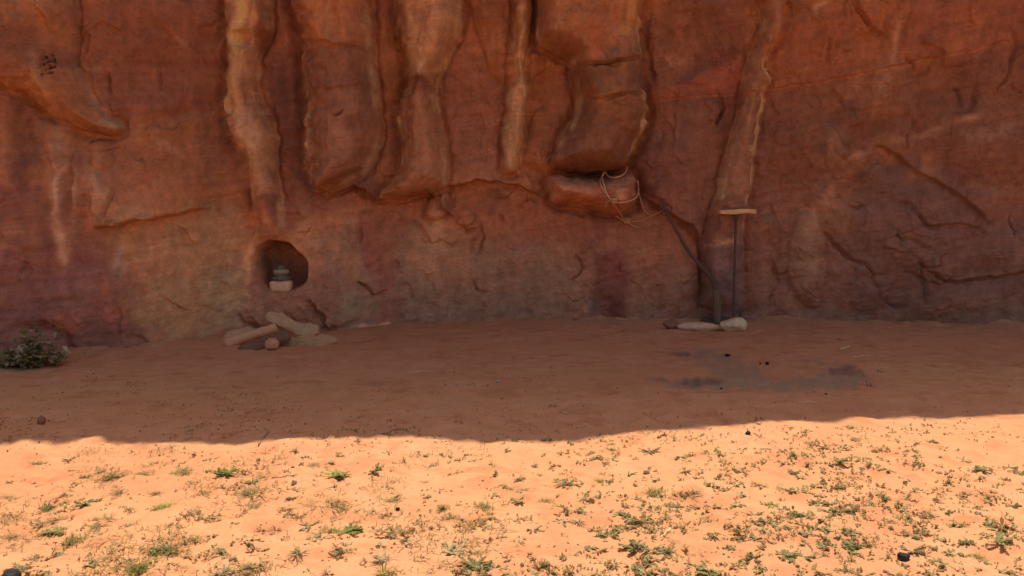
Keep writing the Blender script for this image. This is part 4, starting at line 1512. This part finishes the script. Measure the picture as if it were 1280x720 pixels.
def proto_grass(seed, pal, n=70, el0=0.25, el1=1.2, wd=0.026):
    n = int(n * 2.2)
    random.seed(seed)
    lf = Leafer()
    for _ in range(n):
        p0 = Vector((random.gauss(0, 0.13), random.gauss(0, 0.13), 0))
        d = (up_dir(random.uniform(el0, el1)) + Vector((0.25, -0.05, 0))).normalized()
        lf.blade(p0, d, None, random.uniform(0.15, 0.42), wd * random.uniform(0.7, 1.4), jit(random.choice(pal)), random.uniform(0.1, 0.6))
    return lf.mesh('grass_tuft')


def proto_dry(seed, pal, n=22):
    """half dried creeping stems with few shrivelled leaves"""
    random.seed(seed)
    lf = Leafer()
    for _ in range(n):
        a = random.uniform(0, 2 * math.pi)
        el = random.uniform(0.05, 0.6)
        d = Vector((math.cos(a) * math.cos(el), math.sin(a) * math.cos(el), math.sin(el)))
        p0 = Vector((random.gauss(0, 0.08), random.gauss(0, 0.08), 0))
        ln = random.uniform(0.2, 0.48)
        lf.blade(p0, d, None, ln, 0.016, jit(random.choice((BROWN, STRAW, BROWN))), 0.25)
        for i in range(random.randint(3, 6)):
            t = random.uniform(0.3, 1)
            c = p0 + d * (ln * t) + Vector((0, 0, -0.25 * ln * t * t))
            dd = (d + up_dir(random.uniform(-0.2, 1.2)) * 1.1).normalized()
            lf.leaf(c, dd, Vector((0, 0, 1)), random.uniform(0.07, 0.12), random.uniform(0.025, 0.045), jit(random.choice(pal)), random.uniform(0, 0.6))
    return lf.mesh('dry_weed')


def proto_spiky(seed, pal, n=34):
    random.seed(seed)
    lf = Leafer()
    for _ in range(n):
        p0 = Vector((random.gauss(0, 0.05), random.gauss(0, 0.05), 0))
        d = up_dir(random.uniform(0.12, 1.1))
        lf.leaf(p0, d, Vector((0, 0, 1)), random.uniform(0.22, 0.46), random.uniform(0.025, 0.045), jit(random.choice(pal)), random.uniform(0.0, 0.35))
    return lf.mesh('spiky_weed')


M_LEAF = tint_mat('leaf', 0.65, 0.30)

PROTO = {
    'leafy': [proto_leafy(601 + i, [GREEN, GREEN, GREYG, GREEN, OLIVE], 9 + i % 3) for i in range(4)],
    'bright': [proto_leafy(611 + i, [BRIGHT, BRIGHT, GREEN], 11) for i in range(2)],
    'grey': [proto_leafy(621 + i, [GREYG, PALEG, GREEN, GREYG], 7) for i in range(3)],
    'grass': [proto_grass(631 + i, [OLIVE, BRIGHT, STRAW, OLIVE], 75) for i in range(3)],
    'brightgrass': [proto_grass(636 + i, [BRIGHT, BRIGHT, OLIVE], 85, 0.5, 1.3) for i in range(2)],
    'straw': [proto_grass(641 + i, [STRAW, STRAW, OLIVE], 45, 0.1, 0.8) for i in range(3)],
    'dry': [proto_dry(651 + i, [BROWN, OLIVE, STRAW, GREYG]) for i in range(4)],
    'brown': [proto_dry(661 + i, [BROWN, BROWN, OLIVE]) for i in range(3)],
    'spiky': [proto_spiky(671 + i, [PALEG, GREYG, OLIVE]) for i in range(3)],
    'olive': [proto_leafy(681 + i, [OLIVE, GREYG, BROWN, OLIVE], 8, 0.8) for i in range(3)],
}
for v in PROTO.values():
    for me in v:
        me.materials.append(M_LEAF)

KIND = {
    'leafy': ('weed', 'leafy green weed'), 'bright': ('weed', 'bright green leafy weed'), 'grey': ('weed', 'grey-green leafy weed'),
    'grass': ('grass_tuft', 'olive green grass tuft'), 'brightgrass': ('grass_tuft', 'bright green grass tuft'), 'straw': ('grass_tuft', 'thin straw-coloured grass tuft'),
    'dry': ('dry_weed', 'half-dried sprawling weed'), 'brown': ('dry_weed', 'brown dried weed'), 'spiky': ('weed', 'pale spiky-leaved weed'), 'olive': ('weed', 'olive-brown leafy weed'),
}
CATS = {'weed': 'weed', 'grass_tuft': 'grass', 'dry_weed': 'weed'}
# x, y, width in photo pixels, kind, own label or None
WEEDS = [
    (62, 631, 34, 'grass', 'olive grass tuft at far left, middle of the sunlit strip'), (108, 627, 32, 'leafy', 'dark leafy weed with a long shadowed edge, at left right of the olive grass tuft'),
    (203, 632, 30, 'brightgrass', 'brightest yellow-green grass tuft at left of the sunlit sand'), (10, 639, 24, 'brown', None), (160, 635, 18, 'dry', None),
    (58, 650, 50, 'dry', 'wide half-dried weed at far left below the olive grass tuft'), (70, 662, 30, 'leafy', None), (93, 673, 42, 'grass', 'long olive grass tuft at left, below the wide dried weed'), (12, 669, 30, 'grass', None),
    (202, 682, 44, 'grass', 'large olive-green tuft below the brightest grass tuft at left'), (140, 695, 28, 'brown', None), (56, 694, 40, 'dry', None), (78, 692, 20, 'grey', None),
    (110, 703, 28, 'grey', None), (175, 706, 42, 'brightgrass', 'green grass tuft near the bottom edge at left'), (215, 694, 24, 'brown', None), (30, 710, 50, 'olive', 'sprawling olive weed beside the corner stone at bottom left'),
    (228, 644, 34, 'brown', None), (109, 595, 16, 'leafy', None), (90, 603, 12, 'dry', None), (105, 601, 10, 'olive', None), (167, 564, 12, 'olive', None), (135, 583, 24, 'dry', None), (140, 592, 40, 'straw', None), (175, 590, 30, 'straw', None),
    (228, 588, 30, 'grass', None), (42, 577, 34, 'straw', None), (86, 573, 14, 'olive', None), (15, 620, 40, 'straw', None), (150, 612, 30, 'straw', None), (115, 655, 40, 'straw', None), (130, 645, 40, 'straw', None), (160, 655, 26, 'dry', None),
    (196, 614, 22, 'straw', None), (40, 672, 24, 'straw', None), (220, 655, 26, 'dry', None), (92, 718, 40, 'straw', None),
    (283, 588, 34, 'bright', 'flat bright green weed just below the shadow, left of centre'), (261, 588, 12, 'leafy', None), (300, 586, 12, 'leafy', None), (421, 590, 34, 'bright', 'bright green weed right of the pale pebble, left of centre'), (400, 594, 14, 'olive', None),
    (316, 601, 20, 'leafy', None), (242, 600, 14, 'grey', None), (312, 612, 52, 'straw', None), (366, 620, 17, 'grey', None), (310, 630, 36, 'straw', None),
    (251, 641, 52, 'dry', 'wide brown-olive dried weed left of centre, mid sunlit strip'), (371, 642, 28, 'brown', 'reddish brown dried weed left of centre above the green bush'), (358, 633, 26, 'dry', None),
    (340, 657, 34, 'dry', None), (342, 667, 18, 'grey', None), (312, 671, 28, 'grey', None), (385, 656, 26, 'grey', None), (431, 661, 38, 'bright', 'dense green weed clump left of centre, largest in its row'), (392, 670, 28, 'grey', None),
    (428, 686, 42, 'dry', 'olive dried weed below the dense green clump'), (325, 684, 44, 'olive', 'large grey-olive weed at lower left of centre'), (360, 670, 30, 'brown', None), (373, 688, 36, 'spiky', 'star-shaped spiky grass plant right of the grey-olive weed'), (268, 690, 42, 'brown', None),
    (280, 713, 50, 'spiky', 'large pale spiky weed at the bottom edge, left of centre'), (312, 707, 34, 'olive', None), (382, 712, 15, 'grey', None), (408, 714, 26, 'spiky', None), (240, 670, 36, 'straw', None), (243, 676, 16, 'olive', None), (250, 615, 30, 'straw', None), (415, 625, 50, 'straw', None), (418, 648, 20, 'dry', None), (297, 642, 18, 'brown', None),
    (376, 578, 14, 'olive', None), (383, 571, 12, 'leafy', None), (425, 568, 14, 'leafy', None), (392, 580, 20, 'grass', None), (413, 577, 12, 'grey', None), (296, 575, 8, 'leafy', None), (369, 561, 12, 'grey', None), (260, 574, 14, 'olive', None), (340, 572, 14, 'brown', None),
    (468, 587, 22, 'leafy', 'green weed just right of the bright weed, under the shadow edge'), (485, 609, 18, 'olive', None), (540, 582, 12, 'leafy', None), (493, 600, 16, 'dry', None), (497, 621, 54, 'straw', 'pale straw grass patch in the middle of the sunlit sand'),
    (532, 619, 17, 'olive', None), (480, 643, 20, 'brown', None), (555, 633, 22, 'grass', None), (574, 630, 18, 'spiky', 'small whitish spiky plant in the middle of the sunlit sand'), (604, 632, 30, 'grass', None), (593, 638, 14, 'grey', None), (563, 646, 28, 'olive', None), (525, 651, 18, 'grey', None),
    (497, 665, 56, 'dry', 'wide brown dried weed in the lower middle of the sand'), (503, 678, 28, 'olive', None), (520, 661, 34, 'brown', None), (612, 659, 20, 'spiky', None), (562, 686, 40, 'grey', 'pale-leaved weed at bottom centre, left of the big dark clump'), (561, 702, 26, 'straw', None),
    (478, 696, 44, 'spiky', 'pale spiky weed at bottom centre'), (485, 713, 46, 'grass', 'olive spiky grass clump at the bottom edge, centre'), (596, 705, 48, 'leafy', 'big dark green clump at bottom centre'), (618, 708, 26, 'olive', None), (594, 690, 40, 'straw', None),
    (428, 690, 28, 'olive', None), (648, 648, 30, 'dry', None), (647, 677, 18, 'olive', None), (635, 695, 20, 'brown', None), (543, 714, 16, 'brown', None), (526, 694, 12, 'brown', None), (533, 602, 12, 'brown', None), (548, 612, 20, 'brown', None), (528, 568, 14, 'leafy', None), (486, 565, 14, 'olive', None), (586, 567, 12, 'leafy', None), (560, 570, 12, 'olive', None), (572, 590, 16, 'dry', None), (596, 574, 16, 'olive', None), (612, 580, 12, 'grass', None), (450, 563, 12, 'olive', None), (608, 551, 10, 'leafy', None),
    (646, 596, 26, 'olive', 'olive green clump at centre right, above the taller dark clump'), (628, 607, 16, 'leafy', None), (622, 617, 16, 'grey', None), (651, 613, 20, 'leafy', None), (649, 624, 24, 'leafy', 'darker green clump of the stack at centre right'), (695, 600, 13, 'bright', None), (705, 604, 28, 'leafy', None), (719, 605, 18, 'olive', None),
    (748, 600, 22, 'brightgrass', 'vivid green tuft, brightest on the right half of the sand'), (683, 624, 22, 'grass', None), (731, 622, 26, 'spiky', 'pale spiky weed below the vivid green tuft'), (787, 592, 18, 'leafy', None), (818, 598, 16, 'leafy', None), (764, 561, 14, 'brightgrass', None), (667, 580, 16, 'grey', None), (690, 586, 14, 'brown', None),
    (822, 614, 36, 'grass', None), (861, 613, 34, 'straw', None), (775, 624, 15, 'leafy', None), (704, 633, 22, 'leafy', None), (697, 641, 16, 'olive', None), (702, 649, 22, 'grey', None), (723, 650, 30, 'spiky', None), (743, 661, 18, 'leafy', None), (760, 667, 30, 'leafy', None), (782, 643, 20, 'leafy', None), (801, 649, 24, 'leafy', None), (821, 638, 20, 'leafy', None), (828, 648, 16, 'grey', None), (846, 631, 20, 'leafy', None), (666, 660, 20, 'grey', None), (700, 696, 18, 'leafy', None), (719, 690, 20, 'leafy', None),
    (794, 681, 46, 'leafy', 'largest green clump at lower right of centre'), (812, 684, 34, 'grey', None), (832, 688, 30, 'leafy', None), (855, 697, 16, 'leafy', None), (768, 704, 34, 'spiky', None), (726, 715, 36, 'dry', None), (693, 713, 14, 'leafy', None), (808, 712, 34, 'leafy', None), (824, 714, 26, 'olive', None), (846, 716, 16, 'leafy', None), (669, 699, 30, 'brown', None), (748, 686, 22, 'olive', None), (776, 657, 26, 'straw', None), (840, 675, 24, 'straw', None), (780, 598, 14, 'brown', None), (797, 605, 14, 'leafy', None), (755, 591, 16, 'brown', None), (812, 562, 26, 'olive', None), (850, 570, 18, 'leafy', None), (862, 568, 14, 'olive', None),
    (870, 632, 20, 'leafy', None), (891, 632, 18, 'leafy', None), (905, 634, 14, 'leafy', None), (920, 629, 20, 'leafy', None), (963, 631, 18, 'bright', None), (979, 636, 18, 'leafy', None), (942, 642, 26, 'olive', None), (945, 652, 24, 'olive', None), (995, 641, 24, 'leafy', None), (1012, 644, 20, 'leafy', None), (1022, 626, 28, 'leafy', None), (1042, 638, 26, 'leafy', None), (1061, 639, 22, 'leafy', None), (1038, 651, 16, 'bright', None),
    (1050, 574, 24, 'leafy', 'leafy green clump just below the shadow edge on the right half'), (1036, 579, 14, 'grey', None), (1046, 585, 12, 'leafy', None), (926, 587, 24, 'leafy', None), (952, 579, 14, 'leafy', None), (982, 578, 14, 'leafy', None), (993, 588, 20, 'leafy', None), (1000, 595, 18, 'leafy', None), (856, 587, 18, 'olive', None), (958, 560, 16, 'olive', None), (980, 562, 16, 'olive', None), (1030, 558, 18, 'olive', None), (1055, 560, 18, 'olive', None), (990, 611, 20, 'leafy', None), (912, 610, 14, 'olive', None), (950, 606, 18, 'olive', None), (945, 671, 24, 'leafy', None), (958, 676, 20, 'olive', None), (912, 684, 22, 'leafy', None), (915, 648, 14, 'olive', None), (884, 688, 12, 'leafy', None), (940, 694, 34, 'olive', None), (984, 692, 36, 'leafy', 'wide low green clump near the bottom edge, left of the black stone'), (1002, 694, 30, 'leafy', None), (1026, 691, 30, 'brown', 'brown dried weed beside the wide low green clump'), (884, 711, 40, 'leafy', 'bold leafy clump at the bottom edge right of centre'), (953, 708, 14, 'leafy', None), (967, 710, 12, 'leafy', None), (1005, 677, 20, 'leafy', None), (1034, 672, 14, 'leafy', None), (1065, 680, 36, 'leafy', None), (858, 701, 16, 'leafy', None), (870, 690, 26, 'straw', None), (885, 645, 20, 'straw', None), (1010, 710, 20, 'olive', None), (1030, 714, 24, 'leafy', None),
    (1109, 586, 18, 'leafy', None), (1107, 575, 12, 'leafy', None), (1163, 550, 16, 'leafy', None), (1179, 560, 14, 'leafy', None), (1172, 570, 14, 'leafy', None), (1206, 575, 18, 'olive', None), (1227, 585, 24, 'leafy', None), (1262, 583, 16, 'leafy', None), (1240, 587, 12, 'leafy', None), (1130, 599, 16, 'leafy', None), (1050, 607, 18, 'leafy', None), (1148, 612, 16, 'leafy', None), (1138, 624, 18, 'leafy', None), (1105, 622, 18, 'leafy', None), (1140, 562, 16, 'olive', None), (1235, 625, 18, 'leafy', None), (1265, 630, 20, 'bright', None), (1247, 618, 16, 'leafy', None), (1276, 613, 14, 'bright', 'yellow-green leafy sprig at the right edge'),
    (1125, 650, 30, 'dry', None), (1138, 654, 16, 'leafy', None), (1182, 638, 20, 'leafy', None), (1228, 642, 20, 'grey', None), (1258, 648, 16, 'leafy', None), (1090, 678, 30, 'brown', None), (1115, 674, 15, 'leafy', None), (1128, 668, 18, 'leafy', None), (1150, 664, 18, 'leafy', None), (1172, 661, 14, 'leafy', None), (1186, 678, 18, 'leafy', None), (1210, 676, 24, 'leafy', None), (1250, 674, 38, 'leafy', None), (1230, 669, 18, 'leafy', None), (1140, 685, 34, 'leafy', None), (1167, 683, 14, 'leafy', None), (1155, 692, 22, 'olive', None), (1178, 702, 28, 'leafy', None), (1193, 690, 26, 'leafy', None), (1220, 694, 24, 'grass', None), (1233, 657, 18, 'leafy', None), (1092, 699, 13, 'leafy', None), (1118, 716, 20, 'leafy', None), (1050, 712, 20, 'leafy', None), (1080, 717, 26, 'olive', None), (1255, 713, 28, 'leafy', None), (1275, 673, 16, 'leafy', None), (1204, 703, 14, 'leafy', None), (1160, 652, 20, 'olive', None), (1200, 654, 18, 'olive', None),
    (485, 541, 20, 'dry', None), (500, 535, 16, 'dry', None), (440, 536, 14, 'dry', None), (645, 549, 12, 'leafy', None), (683, 549, 12, 'leafy', None),
]
CLR = {}


def region(x, y):
    h = 'at left' if x < 330 else 'left of centre' if x < 600 else 'right of centre' if x < 930 else 'at right'
    v = 'in the shade' if y < 550 and x < 700 else 'just below the shadow edge' if y < 598 else 'mid sunlit strip' if y < 660 else 'near the bottom edge'
    return v + ' ' + h


def make_weed(x, y, wd, kind, label, i):
    nm, desc = KIND[kind]
    me = PROTO[kind][i % len(PROTO[kind])]
    o = bpy.data.objects.new(nm, me)
    COL.objects.link(o)
    g = GG(x, y + wd * 0.10)
    s = wd * g.y / F * (1.35 if kind in ('grass', 'straw', 'dry', 'brightgrass') else 1.15)
    o.location = (g.x, g.y, g.z - 0.004)
    rs = random.Random(i)
    o.scale = (s * rs.uniform(0.95, 1.15), s * rs.uniform(0.95, 1.15), s * rs.uniform(0.65, 0.9))
    o.rotation_euler = (0, 0, rs.uniform(0, 6.28))
    size = 'large' if wd >= 34 else 'mid-sized' if wd >= 20 else 'small'
    o['label'] = label or ('%s %s clump, %s' % (size, desc, region(x, y)))
    o['category'] = CATS[nm]
    o['group'] = 'weeds scattered over the sand'
    return o


for i, (x, y, wd, kind, label) in enumerate(WEEDS):
    make_weed(x, y, wd, kind, label, i)


# sprigs nobody could count --------------------------------------------------------
def sprig_field():
    rs = random.Random(99)
    random.seed(99)
    lf = Leafer()

    def dens(x, y):
        if y < 545 - 0.03 * (x - 640):
            return 0
        a = 0.16 + 0.84 * max(0, min(1, (x - 560) / 260))
        if y < 575:
            a *= 0.8
        q = float(fbm(np.array([x / 75.0]), np.array([y / 30.0]), 801, 3)[0])
        a *= 0.10 + 1.25 * max(0.0, min(1.0, (q + 0.12) / 0.4))
        return a

    cnt = 0
    while cnt < 2300:
        x = rs.uniform(-40, 1320)
        y = rs.uniform(518, 722)
        if y < 720 - 202 * rs.random() ** 0.6 and rs.random() < 0.35:
            continue
        if rs.random() > dens(x, y):
            continue
        cnt += 1
        g = GG(x, y)
        wd = min(17.0, 4.0 + rs.expovariate(1 / 4.0)) * (0.75 + 0.5 * (y - 520) / 200)
        L = wd * g.y / F * 0.5
        left = x < 600
        r = rs.random()
        if left:
            pal = [OLIVE, BROWN, STRAW, GREYG] if r < 0.85 else [GREEN, GREYG]
        else:
            pal = [GREEN, GREYG, OLIVE] if r < 0.6 else [OLIVE, BROWN, STRAW]
        for q in range(rs.randint(4, 8)):
            d = up_dir(rs.uniform(0.15, 1.2))
            c = g + Vector((rs.gauss(0, L * 0.4), rs.gauss(0, L * 0.5), 0))
            lf.leaf(c, d, Vector((0, 0, 1)), L * rs.uniform(0.6, 1.1), L * rs.uniform(0.36, 0.55), jit(rs.choice(pal)), rs.uniform(0, 0.4))
    # thin grass over the left half
    for _ in range(2200):
        x = rs.uniform(-40, 640)
        y = rs.uniform(558, 722)
        if math.sin(x * 0.023 + 1) * math.sin(y * 0.05 + x * 0.01) + 0.25 < rs.random() * 0.7:
            continue
        g = GG(x, y)
        for q in range(rs.randint(2, 5)):
            d = (up_dir(rs.uniform(0.1, 0.9)) + Vector((0.5, 0.1, 0))).normalized()
            lf.blade(g + Vector((rs.gauss(0, 0.02), rs.gauss(0, 0.02), 0)), d, None, rs.uniform(0.03, 0.09), 0.0045, jit(rs.choice([STRAW, OLIVE, OLIVE])), 0.4)
    o = link('small_weeds', lf.mesh('small_weeds'), M_LEAF)
    tag(o, 'countless tiny weed sprigs sprouting all over the sunlit sand', 'weeds', None, 'stuff')
    # litter and dark sprigs on the shaded sand
    lf = Leafer()
    cnt = 0
    while cnt < 620:
        x = rs.uniform(-40, 1300)
        y = rs.uniform(425, 556)
        if rs.random() > ((y - 415) / 140) ** 1.6 * (1.0 if x < 720 else 0.45) * (0.3 + max(0, math.sin(x * 0.02 + 2) * math.sin(y * 0.06 + x * 0.008) + 0.4)):
            continue
        cnt += 1
        g = GG(x, y)
        pal = [(0.2, 0.11, 0.05), (0.17, 0.10, 0.06), (0.24, 0.18, 0.08)]
        for q in range(rs.randint(1, 5)):
            d = up_dir(rs.uniform(0.0, 0.7))
            L = rs.uniform(0.010, 0.028)
            lf.leaf(g + Vector((rs.gauss(0, 0.03), rs.gauss(0, 0.03), 0.003)), d, Vector((0, 0, 1)), L, L * 0.4, jit(rs.choice(pal)), 0.1)
    o = link('litter', lf.mesh('litter'), M_LEAF)
    tag(o, 'dry plant litter and sprigs strewn over the shaded sand', 'litter', None, 'stuff')
    # gravel
    bmv, bmf, bmc = [], [], []
    for _ in range(1500):
        x = rs.uniform(-40, 1320)
        y = 408 + 314 * rs.random() ** 1.2
        g = GG(x, y)
        r = rs.uniform(0.003, 0.009)
        k = len(bmv)
        pale = rs.random() < 0.25
        col = (0.5, 0.34, 0.22) if pale else rs.choice([(0.2, 0.085, 0.05), (0.1, 0.06, 0.045), (0.3, 0.13, 0.07)])
        for dx, dy, dz in ((1, 0, 0), (0, 1, 0), (-1, 0, 0), (0, -1, 0), (0, 0, 1), (0, 0, -1)):
            bmv.append((g.x + dx * r * rs.uniform(0.7, 1.4), g.y + dy * r * rs.uniform(0.7, 1.4), g.z + dz * r * 0.7))
            bmc.append(col)
        for a, b in ((0, 1), (1, 2), (2, 3), (3, 0)):
            bmf.append((k + a, k + b, k + 4))
            bmf.append((k + b, k + a, k + 5))
    o = link('gravel', mesh_from('gravel', np.array(bmv), bmf, False, bmc), tint_mat('gravel', 0.9, 0.0))
    tag(o, 'fine grit and pebbles scattered over the sand', 'gravel', None, 'stuff')


sprig_field()


# bush at the left foot of the wall ---------------------------------------------------
def build_bush():
    random.seed(41)
    g = GG(34, 461)
    root = empty('bush', (g.x, g.y + 0.15, g.z), 'low grey-green leafy bush at the left foot of the rock wall', 'bush')
    st = Leafer()
    lf = Leafer()
    bush_cols = [(0.55, 0.41, 0.20), (0.46, 0.37, 0.15), (0.66, 0.50, 0.27), (0.36, 0.30, 0.10)]
    for s_ in range(80):
        a = random.uniform(0, 2 * math.pi)
        rr = random.random() ** 0.6
        bx_ = Vector((math.cos(a) * 0.38 * rr - 0.05, math.sin(a) * 0.20 * rr, 0))
        if random.random() < 0.25:
            bx_ = Vector((random.uniform(-0.60, -0.15), random.uniform(-0.22, 0.1), 0))
        hmax = 0.25 * math.exp(-((bx_.x - 0.06) / 0.16) ** 2) + 0.16
        tip = bx_ * 1.25 + Vector((random.gauss(0, 0.05), random.gauss(0, 0.05) - 0.03, random.uniform(0.10, 1.0) * hmax))
        p0 = Vector((bx_.x * 0.6, bx_.y * 0.6, 0))
        d = (tip - p0)
        L = d.length
        d.normalize()
        st.blade(p0, d, None, L, 0.010, (0.10, 0.075, 0.045), 0.05)
        for i in range(random.randint(7, 11)):
            t = random.uniform(0.15, 1.05)
            c = p0 + d * (L * t)
            dd = (d * 0.4 + up_dir(random.uniform(-0.4, 0.9))).normalized()
            col = jit(random.choice(bush_cols), 0.25)
            if tip.z > 0.30 and random.random() < 0.5:
                col = jit((0.28, 0.29, 0.08))
            s2 = random.uniform(0.05, 0.095)
            lf.leaf(c, dd, Vector((0, -0.3, 1)).normalized(), s2, s2 * 0.62, col, random.uniform(-0.1, 0.5))
            # side lobes of the leaf
            for sg in (-1, 1):
                d3 = (dd + dd.cross(Vector((0, 0, 1))) * sg * 0.9).normalized()
                lf.leaf(c + dd * s2 * 0.3, d3, Vector((0, -0.3, 1)).normalized(), s2 * 0.55, s2 * 0.32, col, 0.2)
    link('stem', st.mesh('stem'), M_LEAF, root)
    link('foliage', lf.mesh('foliage'), M_LEAF, root)
    # two tiny dead tufts at the wall foot
    for i, (x, y, wd, lab) in enumerate([(764, 405, 24, 'tiny bleached dead tuft at the wall foot below the dark red stain'), (719, 400, 20, 'tiny dry tuft at the wall foot left of the dark red stain'), (1083, 482, 20, 'tiny dry tuft at the right end of the ash patch')]):
        random.seed(70 + i)
        l2 = Leafer()
        for _ in range(9):
            l2.blade(Vector((random.gauss(0, 0.02), random.gauss(0, 0.02), 0)), up_dir(random.uniform(0.5, 1.3)), None, random.uniform(0.06, 0.17), 0.008, jit((0.42, 0.33, 0.22) if i == 0 else (0.25, 0.17, 0.1)), 0.2)
        o = link('grass_tuft', l2.mesh('dead_tuft'), M_LEAF)
        g2 = GG(x, y)
        o.location = (g2.x, g2.y - 0.05, g2.z)
        tag(o, lab, 'grass')


build_bush()
